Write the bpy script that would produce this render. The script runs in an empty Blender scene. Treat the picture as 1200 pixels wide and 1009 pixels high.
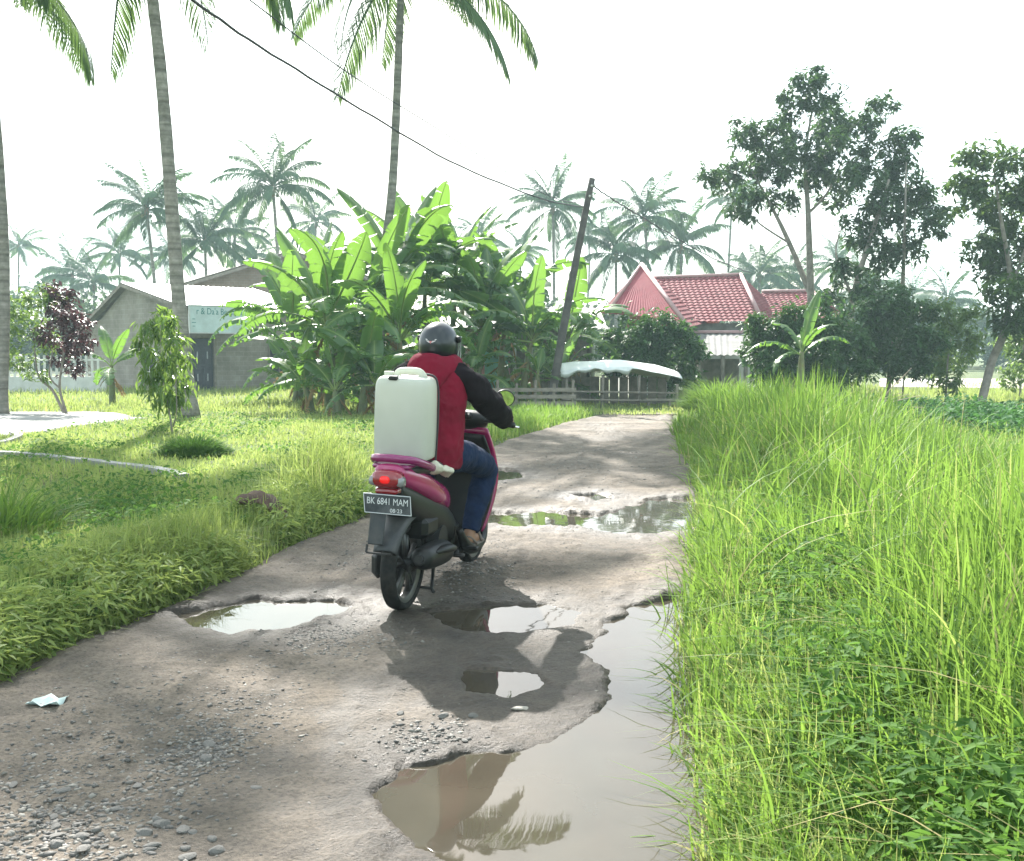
import bpy, math, random
import numpy as np
from mathutils import Vector, Matrix, Euler

R = math.radians
rng = np.random.default_rng(7)
random.seed(7)
sc = bpy.context.scene
C = sc.collection

# ------------------------------------------------------------------ camera, world, sun, exposure
CAMH, PITCH, FPX = 1.38, R(4.5), 1200.0
cam = bpy.data.cameras.new('camera')
cam.sensor_width = 36.0
cam.lens = 36.0 * FPX / 1200.0
cam.clip_start = 0.05
cam.clip_end = 3000
camo = bpy.data.objects.new('camera', cam)
C.objects.link(camo)
camo.location = (0, 0, CAMH)
camo.rotation_euler = (math.pi / 2 - PITCH, 0, 0)
sc.camera = camo

SUN_AZ, SUN_EL = R(-15), R(37)          # azimuth from +Y towards +X
sun_dir = Vector((math.sin(SUN_AZ) * math.cos(SUN_EL), math.cos(SUN_AZ) * math.cos(SUN_EL), math.sin(SUN_EL)))
w = bpy.data.worlds.new('World')
sc.world = w
w.use_nodes = True
nt = w.node_tree
nt.nodes.clear()
sky = nt.nodes.new('ShaderNodeTexSky')
sky.sky_type = 'NISHITA'
sky.sun_disc = False
sky.sun_elevation = SUN_EL
sky.sun_rotation = SUN_AZ
sky.dust_density = 2.5
sky.air_density = 1.0
sky.ozone_density = 1.0
tcw = nt.nodes.new('ShaderNodeTexCoord')
cn = nt.nodes.new('ShaderNodeTexNoise')
cn.inputs['Scale'].default_value = 2.6
cn.inputs['Detail'].default_value = 7
cn.inputs['Roughness'].default_value = 0.55
cr = nt.nodes.new('ShaderNodeValToRGB')
cr.color_ramp.elements[0].position = 0.40
cr.color_ramp.elements[0].color = (0.10, 0.10, 0.10, 1)
cr.color_ramp.elements[1].position = 0.62
cr.color_ramp.elements[1].color = (.75, .75, .75, 1)
cmix = nt.nodes.new('ShaderNodeMixRGB')
cmix.inputs[2].default_value = (12.4, 14.6, 14.4, 1)
bg = nt.nodes.new('ShaderNodeBackground')
bg.inputs[1].default_value = 0.07
out = nt.nodes.new('ShaderNodeOutputWorld')
nt.links.new(tcw.outputs['Generated'], cn.inputs['Vector'])
nt.links.new(cn.outputs[0], cr.inputs[0])
nt.links.new(cr.outputs[0], cmix.inputs[0])
nt.links.new(sky.outputs[0], cmix.inputs[1])
nt.links.new(cmix.outputs[0], bg.inputs[0])
nt.links.new(bg.outputs[0], out.inputs[0])

sl = bpy.data.lights.new('sun', 'SUN')
sl.energy = 5.0
sl.angle = R(0.6)
sl.color = (1.0, 0.965, 0.90)
so = bpy.data.objects.new('sun', sl)
C.objects.link(so)
so.rotation_euler = sun_dir.to_track_quat('Z', 'Y').to_euler()
so.location = (0, 0, 30)

vs = sc.view_settings
vs.view_transform = 'Standard'
vs.look = 'None'
vs.exposure = 1.7
vs.gamma = 1.0
vs.use_curve_mapping = False
sc.cycles.max_bounces = 8
sc.cycles.transparent_max_bounces = 12
sc.cycles.volume_bounces = 0
sc.cycles.use_denoising = True

# ------------------------------------------------------------------ helpers
def W(px, py, d):
    """photo pixel -> world point at distance y = d"""
    u, v = (px - 600) / FPX, (504.5 - py) / FPX
    dx, dy, dz = u, math.cos(PITCH) + v * math.sin(PITCH), -math.sin(PITCH) + v * math.cos(PITCH)
    s = d / dy
    return Vector((dx * s, d, CAMH + dz * s))

def sstep(a, b, x):
    t = np.clip((x - a) / (b - a), 0, 1)
    return t * t * (3 - 2 * t)

def base_z(x, y):
    return -0.35 * sstep(13.0, 32.0, np.asarray(y, float))

def G(px, py, dz=0.0):
    """photo pixel -> point on the ground"""
    d = 10.0
    for _ in range(30):
        p = W(px, py, 1.0)
        sl_ = p.z - CAMH
        d = (float(base_z(0, d)) + dz - CAMH) / sl_
    return W(px, py, d)

def _h(ix, iy, seed):
    n = (ix.astype(np.int64) * 374761393 + iy.astype(np.int64) * 668265263 + seed * 1274126177) & 0x7fffffff
    n = ((n ^ (n >> 13)) * 1274126177) & 0x7fffffff
    return ((n ^ (n >> 16)) & 0xffff) / 65535.0

def vnoise(x, y, seed=0):
    x = np.asarray(x, float); y = np.asarray(y, float)
    xi, yi = np.floor(x), np.floor(y)
    fx, fy = x - xi, y - yi
    fx = fx * fx * (3 - 2 * fx); fy = fy * fy * (3 - 2 * fy)
    a = _h(xi, yi, seed); b = _h(xi + 1, yi, seed); c = _h(xi, yi + 1, seed); d = _h(xi + 1, yi + 1, seed)
    return (a * (1 - fx) + b * fx) * (1 - fy) + (c * (1 - fx) + d * fx) * fy

def fbm(x, y, seed=0, oct=4):
    s, a, f, t = 0, 1.0, 1.0, 0
    for o in range(oct):
        s = s + a * vnoise(x * f + 17.3 * o, y * f - 9.1 * o, seed + o); t += a; a *= 0.5; f *= 2.03
    return s / t

def mesh_np(name, V, F, attrs=None, smooth=False):
    V = np.asarray(V, np.float32); F = np.asarray(F, np.int32)
    me = bpy.data.meshes.new(name)
    k = F.shape[1]
    me.vertices.add(len(V)); me.vertices.foreach_set('co', V.ravel())
    me.loops.add(F.size); me.loops.foreach_set('vertex_index', F.ravel())
    me.polygons.add(len(F))
    me.polygons.foreach_set('loop_start', np.arange(0, F.size, k, dtype=np.int32))
    if smooth:
        me.polygons.foreach_set('use_smooth', np.ones(len(F), bool))
    for an, av in (attrs or {}).items():
        at = me.attributes.new(an, 'FLOAT', 'POINT')
        at.data.foreach_set('value', np.asarray(av, np.float32).ravel())
    me.update(calc_edges=True)
    return me

def link(name, me, mat=None, parent=None, loc=None, rot=None):
    o = bpy.data.objects.new(name, me)
    C.objects.link(o)
    if mat is not None and me is not None and len(me.materials) == 0:
        me.materials.append(mat)
    if parent is not None:
        o.parent = parent
    if loc is not None: o.location = loc
    if rot is not None: o.rotation_euler = rot
    return o

def tag(o, label=None, cat=None, group=None, kind=None):
    if label: o['label'] = label
    if cat: o['category'] = cat
    if group: o['group'] = group
    if kind: o['kind'] = kind
    return o

def empty(name, loc=(0, 0, 0), rz=0.0, label=None, cat=None, group=None):
    o = bpy.data.objects.new(name, None)
    C.objects.link(o)
    o.location = loc; o.rotation_euler = (0, 0, rz)
    o.empty_display_size = 0.1
    return tag(o, label, cat, group)

class MB:
    """collects pieces of ONE mesh"""
    def __init__(s): s.v = []; s.f = []
    def add(s, V, F):
        n = len(s.v); s.v += [tuple(map(float, p)) for p in V]; s.f += [tuple(i + n for i in f) for f in F]; return s
    def box(s, c, size, M=None, bev=0.0):
        x, y, z = [k / 2 for k in size]
        if bev > 0:
            b = min(bev, x * .9, y * .9, z * .9)
            pts = []
            for sx in (-1, 1):
                for sy in (-1, 1):
                    for sz in (-1, 1):
                        pts += [(sx * x, sy * (y - b), sz * (z - b)), (sx * (x - b), sy * y, sz * (z - b)), (sx * (x - b), sy * (y - b), sz * z)]
            F = hull_faces(pts)
        else:
            pts = [(sx * x, sy * y, sz * z) for sx in (-1, 1) for sy in (-1, 1) for sz in (-1, 1)]
            F = [(0, 1, 3, 2), (4, 6, 7, 5), (0, 4, 5, 1), (2, 3, 7, 6), (0, 2, 6, 4), (1, 5, 7, 3)]
        P = [Vector(p) for p in pts]
        if M is not None: P = [M @ p for p in P]
        return s.add([p + Vector(c) for p in P], F)
    def tube(s, pts, rad, n=8, cap=True, sq=None):
        V, F = tube(pts, rad, n, cap, sq); return s.add(V, F)
    def loft(s, rings, cap=True, closed=False):
        V, F = loft(rings, cap, closed); return s.add(V, F)
    def mesh(s, name, smooth=False):
        me = bpy.data.meshes.new(name); me.from_pydata(s.v, [], s.f)
        if smooth: me.polygons.foreach_set('use_smooth', [True] * len(me.polygons))
        me.update(); return me
    def build(s, name, mat, parent=None, smooth=False, sharp=None):
        me = s.mesh(name, smooth)
        if sharp: me.set_sharp_from_angle(angle=R(sharp))
        return link(name, me, mat, parent)

def hull_faces(pts):
    import bmesh
    bm = bmesh.new()
    vs_ = [bm.verts.new(p) for p in pts]
    bm.verts.index_update()
    bmesh.ops.convex_hull(bm, input=vs_)
    bm.verts.index_update()
    F = [tuple(v.index for v in f.verts) for f in bm.faces]
    bm.free()
    return F

def tube(pts, rad, n=8, cap=True, sq=None):
    pts = [Vector(p) for p in pts]
    if not hasattr(rad, '__len__'): rad = [rad] * len(pts)
    V, F = [], []
    t0 = (pts[1] - pts[0]).normalized()
    up = Vector((0, 0, 1)) if abs(t0.z) < .9 else Vector((1, 0, 0))
    nrm = (up - t0 * up.dot(t0)).normalized()
    for i, p in enumerate(pts):
        t = (pts[min(i + 1, len(pts) - 1)] - pts[max(i - 1, 0)]).normalized()
        nrm = (nrm - t * nrm.dot(t)).normalized()
        b = t.cross(nrm)
        for k in range(n):
            a = 2 * math.pi * k / n
            V.append(p + (nrm * math.cos(a) + b * math.sin(a) * (sq or 1.0)) * rad[i])
    for i in range(len(pts) - 1):
        for k in range(n):
            F.append((i * n + k, i * n + (k + 1) % n, (i + 1) * n + (k + 1) % n, (i + 1) * n + k))
    if cap:
        F.append(tuple(range(n - 1, -1, -1))); F.append(tuple((len(pts) - 1) * n + k for k in range(n)))
    return V, F

def loft(rings, cap=True, closed=False):
    n = len(rings[0]); V, F = [], []
    for r in rings: V += list(r)
    m = len(rings)
    for i in range(m if closed else m - 1):
        j = (i + 1) % m
        for k in range(n):
            F.append((i * n + k, i * n + (k + 1) % n, j * n + (k + 1) % n, j * n + k))
    if cap and not closed:
        F.append(tuple(range(n - 1, -1, -1))); F.append(tuple((m - 1) * n + k for k in range(n)))
    return V, F

def spl(keys, n):
    """smooth interpolation of rows of numbers"""
    K = np.asarray(keys, float); m = len(K)
    outp = []
    for s in np.linspace(0, m - 1, n):
        i = min(int(s), m - 2); t = s - i
        p0, p1, p2, p3 = K[max(i - 1, 0)], K[i], K[i + 1], K[min(i + 2, m - 1)]
        outp.append(.5 * (2 * p1 + (p2 - p0) * t + (2 * p0 - 5 * p1 + 4 * p2 - p3) * t * t + (3 * p1 - p0 - 3 * p2 + p3) * t ** 3))
    return np.array(outp)

def ringx(x, yc, zc, a, b, e=2.0, n=24):
    r = []
    for k in range(n):
        t = 2 * math.pi * k / n; c, s = math.cos(t), math.sin(t)
        r.append((x, yc + a * math.copysign(abs(c) ** (2 / e), c), zc + b * math.copysign(abs(s) ** (2 / e), s)))
    return r

def ringz(z, xc, yc, a, b, e=2.0, n=24):
    return [(p[1], p[2], z) for p in ringx(0, xc, yc, a, b, e, n)]

# ------------------------------------------------------------------ materials
MATS = {}
def newmat(name):
    m = bpy.data.materials.new(name); m.use_nodes = True
    t = m.node_tree; t.nodes.clear()
    o = t.nodes.new('ShaderNodeOutputMaterial')
    MATS[name] = m
    return m, t, o

def N(t, typ, **kw):
    n = t.nodes.new(typ)
    for k, v in kw.items():
        if k.startswith('_'): setattr(n, k[1:], v)
        else: n.inputs[k.replace('__', ' ')].default_value = v
    return n

def ramp(t, fac, stops):
    r = t.nodes.new('ShaderNodeValToRGB')
    el = r.color_ramp.elements
    while len(el) < len(stops): el.new(0.5)
    for e, (p, c) in zip(el, stops):
        e.position = p; e.color = (*c, 1) if len(c) == 3 else c
    t.links.new(fac, r.inputs[0])
    return r.outputs[0]

def solid(name, col, rough=.6, var=.25, scale=8.0, metal=0.0, bump=0.0, bscale=40.0, spec=.5, trans=0.0, coat=0.0, dirt=None, dirt_amt=.5, coords='Object'):
    m, t, o = newmat(name)
    tc = N(t, 'ShaderNodeTexCoord')
    nz = N(t, 'ShaderNodeTexNoise', Scale=scale, Detail=6.0, Roughness=.6)
    t.links.new(tc.outputs[coords], nz.inputs['Vector'])
    lo = tuple(c * (1 - var) for c in col); hi = tuple(min(1, c * (1 + var)) for c in col)
    col_s = ramp(t, nz.outputs[0], [(.3, lo), (.7, hi)])
    if dirt:
        n2 = N(t, 'ShaderNodeTexNoise', Scale=scale * .6, Detail=8.0, Roughness=.7)
        t.links.new(tc.outputs[coords], n2.inputs['Vector'])
        f = ramp(t, n2.outputs[0], [(.45, (0, 0, 0)), (.7, (dirt_amt,) * 3)])
        mx = N(t, 'ShaderNodeMixRGB'); mx.inputs[2].default_value = (*dirt, 1)
        t.links.new(f, mx.inputs[0]); t.links.new(col_s, mx.inputs[1]); col_s = mx.outputs[0]
    p = N(t, 'ShaderNodeBsdfPrincipled', Roughness=rough, Metallic=metal)
    p.inputs['Specular IOR Level'].default_value = spec
    p.inputs['Transmission Weight'].default_value = trans
    p.inputs['Coat Weight'].default_value = coat
    t.links.new(col_s, p.inputs['Base Color'])
    if bump:
        nb = N(t, 'ShaderNodeTexNoise', Scale=bscale, Detail=4.0)
        t.links.new(tc.outputs[coords], nb.inputs['Vector'])
        b = N(t, 'ShaderNodeBump', Strength=min(1, bump), Distance=.02)
        t.links.new(nb.outputs[0], b.inputs['Height']); t.links.new(b.outputs[0], p.inputs['Normal'])
    t.links.new(p.outputs[0], o.inputs[0])
    return m

def leafmat(name, dark, light, tr=None, tfac=.45, rough=.5, spec=.3, use='attr', dry=None):
    """foliage: tint from the mesh attribute 'tint' or from each object's own random number"""
    m, t, o = newmat(name)
    if use == 'attr':
        a = N(t, 'ShaderNodeAttribute', _attribute_name='tint'); f = a.outputs['Fac']
    else:
        a = N(t, 'ShaderNodeObjectInfo'); f = a.outputs['Random']
    stops = [(0.0, dark), (.9, light)]
    if dry: stops += [(.93, light), (.97, dry)]
    c = ramp(t, f, stops)
    p = N(t, 'ShaderNodeBsdfPrincipled', Roughness=rough)
    p.inputs['Specular IOR Level'].default_value = spec
    t.links.new(c, p.inputs['Base Color'])
    tl = N(t, 'ShaderNodeBsdfTranslucent')
    tr = tr or (light[0] * 1.5, light[1] * 1.5, light[2] * .6)
    mx = N(t, 'ShaderNodeMixRGB', _blend_type='MULTIPLY'); mx.inputs[0].default_value = 1.0
    g = N(t, 'ShaderNodeMixRGB'); g.inputs[0].default_value = .6; g.inputs[2].default_value = (*tr, 1)
    t.links.new(c, g.inputs[1])
    t.links.new(g.outputs[0], tl.inputs[0])
    ms = N(t, 'ShaderNodeMixShader'); ms.inputs[0].default_value = tfac
    t.links.new(p.outputs[0], ms.inputs[1]); t.links.new(tl.outputs[0], ms.inputs[2])
    t.links.new(ms.outputs[0], o.inputs[0])
    return m

# ------------------------------------------------------------------ road layout (from the verge lines in the photograph)
Lpx = [(-60, 835), (0, 798), (120, 742), (250, 690), (330, 648), (420, 608), (500, 560), (600, 515), (650, 500), (700, 487), (735, 479)]
Rpx = [(835, 1009), (815, 850), (806, 720), (810, 660), (818, 600), (810, 550), (797, 520), (787, 497), (786, 484)]
Lw = np.array([G(*p)[:2] for p in Lpx]); Rw = np.array([G(*p)[:2] for p in Rpx])
ly = np.concatenate([[-6, -1, 1.5], Lw[:, 1], [24.6, 26.5, 28.0]])
lx = np.concatenate([[-4.2, -3.3, -2.75], Lw[:, 0], [4.3, 8.0, 14.0]])
ry = np.concatenate([[-6, -1, 1.0], Rw[:, 1], [24.0, 25.0, 26.0]])
rx = np.concatenate([[-.3, .2, .42], Rw[:, 0], [5.6, 9.0, 14.4]])
def xl(y): return np.interp(y, ly, lx)
def xr(y): return np.interp(y, ry, rx)
def road_d(x, y):
    """<0 on the road: distance outside the verge line, roughly metres"""
    wob = .10 * (fbm(np.asarray(x) * 2.2, np.asarray(y) * 2.2, 5) - .5)
    return np.maximum(xl(y) - x, x - xr(y)) * .86 + wob

def ground_z(x, y):
    x = np.asarray(x, float); y = np.asarray(y, float)
    z = base_z(x, y)
    d = road_d(x, y)
    z = z + .16 * (fbm(x * .35, y * .35, 11) - .5) * sstep(0.1, 2.5, d)
    z = z + .06 * sstep(0, .5, d) - .14 * sstep(.12, -.15, d)
    # pond basin
    e = np.sqrt(((x - 11.0) / 5.2) ** 2 + ((y - 20.2) / 2.3) ** 2)
    z = z - .62 * sstep(1.25, .85, e)
    return z
POND_Z = -.42
def gz(x, y): return float(ground_z(np.array([x]), np.array([y]))[0])
def onground(px, py):
    p = G(px, py); return Vector((p.x, p.y, gz(p.x, p.y)))

# puddle outlines, traced on the ground plane
PUD = [
 [(205,718),(240,706),(300,700),(380,701),(417,706),(400,716),(360,728),(320,737),(270,739),(225,731)],
 [(493,714),(560,707),(640,705),(683,714),(665,728),(600,739),(550,739),(515,726)],
 [(533,790),(545,778),(585,781),(628,786),(634,795),(600,810),(545,806)],
 [(735,706),(785,697),(830,700),(850,850),(880,1060),(600,1075),(530,1010),(478,978),(445,925),(449,897),(500,886),(545,876),(600,874),(650,859),(700,838),(716,812),(706,790),(684,762),(697,744)],
 [(560,600),(640,597),(700,601),(745,590),(765,583),(815,582),(826,600),(806,624),(740,624),(690,617),(610,614),(560,611)],
 [(560,556),(585,548),(608,551),(612,558),(585,562)],
 [(670,580),(700,577),(722,581),(700,586)],
]
WL = -.018
def poly_sd(x, y, poly):
    P = np.array(poly); n = len(P)
    d = np.full(x.shape, 1e9); inside = np.zeros(x.shape, bool)
    for i in range(n):
        a, b = P[i], P[(i + 1) % n]
        e = b - a
        wx, wy = x - a[0], y - a[1]
        t = np.clip((wx * e[0] + wy * e[1]) / (e @ e), 0, 1)
        d = np.minimum(d, (wx - e[0] * t) ** 2 + (wy - e[1] * t) ** 2)
        c = ((a[1] > y) != (b[1] > y)) & (x < (b[0] - a[0]) * (y - a[1]) / (b[1] - a[1] + 1e-12) + a[0])
        inside ^= c
    d = np.sqrt(d)
    return np.where(inside, -d, d)
PW = [[tuple(G(*p)[:2]) for p in poly] for poly in PUD]

# ------------------------------------------------------------------ ground sheet
def ground_material():
    m, t, o = newmat('meadow_ground')
    tc = N(t, 'ShaderNodeTexCoord')
    n1 = N(t, 'ShaderNodeTexNoise', Scale=.35, Detail=8.0, Roughness=.65)
    n2 = N(t, 'ShaderNodeTexNoise', Scale=9.0, Detail=8.0, Roughness=.7)
    for n in (n1, n2): t.links.new(tc.outputs['Object'], n.inputs['Vector'])
    a = ramp(t, n1.outputs[0], [(.35, (.055, .085, .022)), (.55, (.10, .13, .035)), (.72, (.15, .14, .06))])
    b = ramp(t, n2.outputs[0], [(.3, (.45, .45, .4)), (.7, (1.25, 1.25, 1.2))])
    mx = N(t, 'ShaderNodeMixRGB', _blend_type='MULTIPLY'); mx.inputs[0].default_value = 1
    t.links.new(a, mx.inputs[1]); t.links.new(b, mx.inputs[2])
    p = N(t, 'ShaderNodeBsdfPrincipled', Roughness=.95)
    t.links.new(mx.outputs[0], p.inputs['Base Color'])
    bp = N(t, 'ShaderNodeBump', Strength=.8, Distance=.06)
    t.links.new(n2.outputs[0], bp.inputs['Height']); t.links.new(bp.outputs[0], p.inputs['Normal'])
    t.links.new(p.outputs[0], o.inputs[0])
    return m
def graded(a, b, near, step, far):
    """coordinates: fine between -near..near style window [a,b], growing outwards to +-far"""
    c = list(np.arange(a, b, step)); s = step; v = b
    while v < far: c.append(v); s *= 1.13; v += s
    s = step; v = a - step
    lo = []
    while v > -far: lo.append(v); s *= 1.13; v -= s
    return np.array(lo[::-1] + c)
gx = graded(-14, 16, 0, .12, 900); gy = graded(-3, 32, 0, .13, 900)
X, Y = np.meshgrid(gx, gy)
Z = ground_z(X, Y)
nx, ny = len(gx), len(gy)
idx = np.arange(nx * ny).reshape(ny, nx)
Fq = np.stack([idx[:-1, :-1], idx[:-1, 1:], idx[1:, 1:], idx[1:, :-1]], -1).reshape(-1, 4)
tag(link('ground', mesh_np('ground', np.stack([X, Y, Z], -1).reshape(-1, 3), Fq, smooth=True), ground_material()), kind='structure')

# ------------------------------------------------------------------ road sheet with potholes
def road_material():
    m, t, o = newmat('wet_dirt_road')
    tc = N(t, 'ShaderNodeTexCoord')
    def nz(s, d=8.0, r=.6):
        n = N(t, 'ShaderNodeTexNoise', Scale=s, Detail=d, Roughness=r); t.links.new(tc.outputs['Object'], n.inputs['Vector']); return n.outputs[0]
    big, mid, fine = nz(.9), nz(6.0, 8.0, .7), nz(60.0, 6.0, .7)
    wet = N(t, 'ShaderNodeAttribute', _attribute_name='wet')
    ca = ramp(t, big, [(.34, (.100, .082, .064)), (.5, (.152, .125, .099)), (.66, (.225, .185, .148))])
    cb = ramp(t, mid, [(.28, (.55, .55, .57)), (.5, (.95, .95, .95)), (.72, (1.25, 1.22, 1.18))])
    cc = ramp(t, fine, [(.32, (.55, .55, .57)), (.5, (1.0, 1.0, 1.0)), (.68, (1.35, 1.34, 1.3))])
    m1 = N(t, 'ShaderNodeMixRGB', _blend_type='MULTIPLY'); m1.inputs[0].default_value = 1
    m2 = N(t, 'ShaderNodeMixRGB', _blend_type='MULTIPLY'); m2.inputs[0].default_value = 1
    t.links.new(ca, m1.inputs[1]); t.links.new(cb, m1.inputs[2]); t.links.new(m1.outputs[0], m2.inputs[1]); t.links.new(cc, m2.inputs[2])
    m3 = N(t, 'ShaderNodeMixRGB', _blend_type='MULTIPLY'); m3.inputs[2].default_value = (.42, .40, .39, 1)
    t.links.new(wet.outputs['Fac'], m3.inputs[0]); t.links.new(m2.outputs[0], m3.inputs[1])
    p = N(t, 'ShaderNodeBsdfPrincipled'); p.inputs['Specular IOR Level'].default_value = .28
    t.links.new(m3.outputs[0], p.inputs['Base Color'])
    ro = N(t, 'ShaderNodeMapRange'); ro.inputs['From Min'].default_value = 0; ro.inputs['From Max'].default_value = 1
    ro.inputs['To Min'].default_value = .88; ro.inputs['To Max'].default_value = .46
    t.links.new(wet.outputs['Fac'], ro.inputs['Value']); t.links.new(ro.outputs[0], p.inputs['Roughness'])
    b1 = N(t, 'ShaderNodeBump', Strength=.9, Distance=.015); b2 = N(t, 'ShaderNodeBump', Strength=.8, Distance=.04)
    t.links.new(fine, b1.inputs['Height']); t.links.new(mid, b2.inputs['Height']); t.links.new(b2.outputs[0], b1.inputs['Normal'])
    t.links.new(b1.outputs[0], p.inputs['Normal'])
    t.links.new(p.outputs[0], o.inputs[0])
    return m

ys = [-3.0]
while ys[-1] < 27.5:
    y = ys[-1]; ys.append(y + max(.016, .0045 * abs(y)) if y > 1.4 else y + .08)
ys = np.array(ys)
ts = np.linspace(-.2, 1.2, 230)
Y = np.repeat(ys[:, None], len(ts), 1)
X = xl(Y) + (xr(Y) - xl(Y)) * ts[None, :]
def road_parts(X, Y):
    sd = np.full(X.shape, 9.0)
    which = np.zeros(X.shape, int)
    edge = .16 * (fbm(X * 7, Y * 7, 31, 5) - .5)
    for i, poly in enumerate(PW):
        s = poly_sd(X, Y, poly) + edge * (1.0 if i in (0, 3, 4) else .6)
        which = np.where(s < sd, i, which); sd = np.minimum(sd, s)
    b = base_z(X, Y)
    rough = .034 * (fbm(X * 2.2, Y * 2.2, 21, 5) - .42) + .022 * (fbm(X * 13, Y * 13, 22, 4) - .5) + .009 * (fbm(X * 34, Y * 34, 29, 2) - .5) + .010 * (np.abs(fbm(X * 5, Y * 5, 23, 3) - .5) * 4 - .6)
    # wheel ruts follow the road
    u = (X - xl(Y)) / (xr(Y) - xl(Y))
    rut = -.018 * (np.exp(-((u - .46 - .03 * np.sin(Y * .9)) / .06) ** 2) + np.exp(-((u - .78) / .07) ** 2))
    tread = .004 * np.sin(u * 160 + 3 * np.sin(Y * 1.3)) * np.exp(-((u - .46 - .03 * np.sin(Y * .9)) / .08) ** 2)
    far = .06 * (fbm(X * .8, Y * 1.1, 41, 3) - .5) * sstep(8, 14, Y)
    z = rough + rut + tread + far
    # heap of loose dark gravel next to the back wheel
    hp = G(545, 672)
    z = z + .055 * np.exp(-(((X - hp.x) / .20) ** 2 + ((Y - hp.y) / .34) ** 2))
    z = np.where(sd > .0, np.maximum(z, WL + .003 + .035 * np.clip(sd, 0, .2) + .010 * (fbm(X * 16, Y * 16, 24, 3) - .3) * np.clip(sd * 12, 0, 1)), z)
    inside = sstep(.02, -.07, sd)
    z = z * (1 - inside) + (WL - .045 + .015 * (fbm(X * 6, Y * 6, 8) - .5)) * inside
    dd = road_d(X, Y)
    z = z - .11 * sstep(-.02, .16, dd) + .02 * np.exp(-((dd + .1) / .1) ** 2)
    wet = np.clip(sstep(.5, .02, sd) * .85 + 1.3 * np.clip(fbm(X * 1.1 + 3, Y * .8, 77, 4) - .48, 0, .3), 0, 1)
    wet = np.clip(wet + .75 * np.exp(-((u - .50 - .05 * (4.0 - Y)) / .10) ** 2) * np.exp(-((Y - 3.9) / 1.1) ** 2) * sstep(.35, .6, fbm(X * 5, Y * 2.2, 88, 3)), 0, 1)
    return z + b, sd, which, wet
Z, SD, WH, WET = road_parts(X, Y)
nx, ny = len(ts), len(ys)
idx = np.arange(nx * ny).reshape(ny, nx)
Fq = np.stack([idx[:-1, :-1], idx[:-1, 1:], idx[1:, 1:], idx[1:, :-1]], -1).reshape(-1, 4)
road = tag(link('road', mesh_np('road', np.stack([X, Y, Z], -1).reshape(-1, 3), Fq, {'wet': WET}, True), road_material()), kind='structure')
def road_z(x, y):
    return float(road_parts(np.array([[x]]), np.array([[y]]))[0][0, 0])

def water_mat(name, col, rough=.02, bump=.02, bscale=6.0):
    m, t, o = newmat(name)
    tc = N(t, 'ShaderNodeTexCoord')
    n = N(t, 'ShaderNodeTexNoise', Scale=3.0, Detail=4.0); t.links.new(tc.outputs['Object'], n.inputs['Vector'])
    c = ramp(t, n.outputs[0], [(.3, tuple(k * .8 for k in col)), (.7, tuple(k * 1.15 for k in col))])
    p = N(t, 'ShaderNodeBsdfPrincipled', Roughness=rough, IOR=1.5)
    t.links.new(c, p.inputs['Base Color'])
    nb = N(t, 'ShaderNodeTexNoise', Scale=bscale, Detail=2.0); t.links.new(tc.outputs['Object'], nb.inputs['Vector'])
    b = N(t, 'ShaderNodeBump', Strength=bump, Distance=.02); t.links.new(nb.outputs[0], b.inputs['Height']); t.links.new(b.outputs[0], p.inputs['Normal'])
    t.links.new(p.outputs[0], o.inputs[0])
    return m
muddy = water_mat('muddy_water', (.062, .052, .038))
SDf = SD.reshape(-1); WHf = WH.reshape(-1)
Vp = np.stack([X.ravel(), Y.ravel(), base_z(X, Y).ravel() + WL], -1)
for i in range(len(PUD)):
    sel = ((WHf == i) & (SDf < .10))[Fq].all(1)
    F = Fq[sel]
    used, inv = np.unique(F, return_inverse=True)
    V = Vp[used].copy(); V[:, 2] = V[:, 2].mean() if i < 4 else V[:, 2]
    tag(link('puddle', mesh_np('puddle', V, inv.reshape(-1, 4), smooth=True), muddy), kind='structure')

# pond, slab, path and pale yard
def sheet(name, pts, mat, kind='structure', thick=.05):
    m = MB(); n = len(pts)
    m.add(pts, [tuple(range(n))]); m.add([(p[0], p[1], p[2] - thick) for p in pts], [tuple(range(n - 1, -1, -1))])
    m.f += [(k, n + k, n + (k + 1) % n, (k + 1) % n) for k in range(n)]
    return tag(m.build(name, mat), kind=kind)
pv = [(11 + 5.6 * math.cos(a), 20.2 + 2.6 * math.sin(a), POND_Z) for a in np.linspace(0, 2 * math.pi, 40, endpoint=False)]
sheet('pond', pv, water_mat('pond_water', (.20, .19, .10), .04, .05, 3.0), thick=.02)
concrete = solid('concrete', (.26, .255, .25), .85, .2, 3.0, bump=.4, bscale=30, dirt=(.22, .2, .16))
sl_pts = [onground(*p) for p in [(-60, 487), (20, 483), (100, 484), (172, 494), (120, 500), (70, 506), (20, 514), (-60, 522)]]
sx_, sy_ = np.meshgrid(np.arange(-14, -3, .09), np.arange(13, 26, .09))
sdm = poly_sd(sx_, sy_, [(p.x, p.y) for p in sl_pts])
sid = np.arange(sx_.size).reshape(sx_.shape)
sF = np.stack([sid[:-1, :-1], sid[:-1, 1:], sid[1:, 1:], sid[1:, :-1]], -1).reshape(-1, 4)
sF = sF[(sdm.ravel()[sF] < .02).all(1)]
us, inv = np.unique(sF, return_inverse=True)
sV = np.stack([sx_, sy_, ground_z(sx_, sy_) + .035], -1).reshape(-1, 3)[us]
slab = tag(link('concrete_slab', mesh_np('concrete_slab', sV, inv.reshape(-1, 4), smooth=True), concrete), kind='structure')
sm = slab.modifiers.new('thickness', 'SOLIDIFY'); sm.thickness = .12; sm.offset = -1
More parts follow.
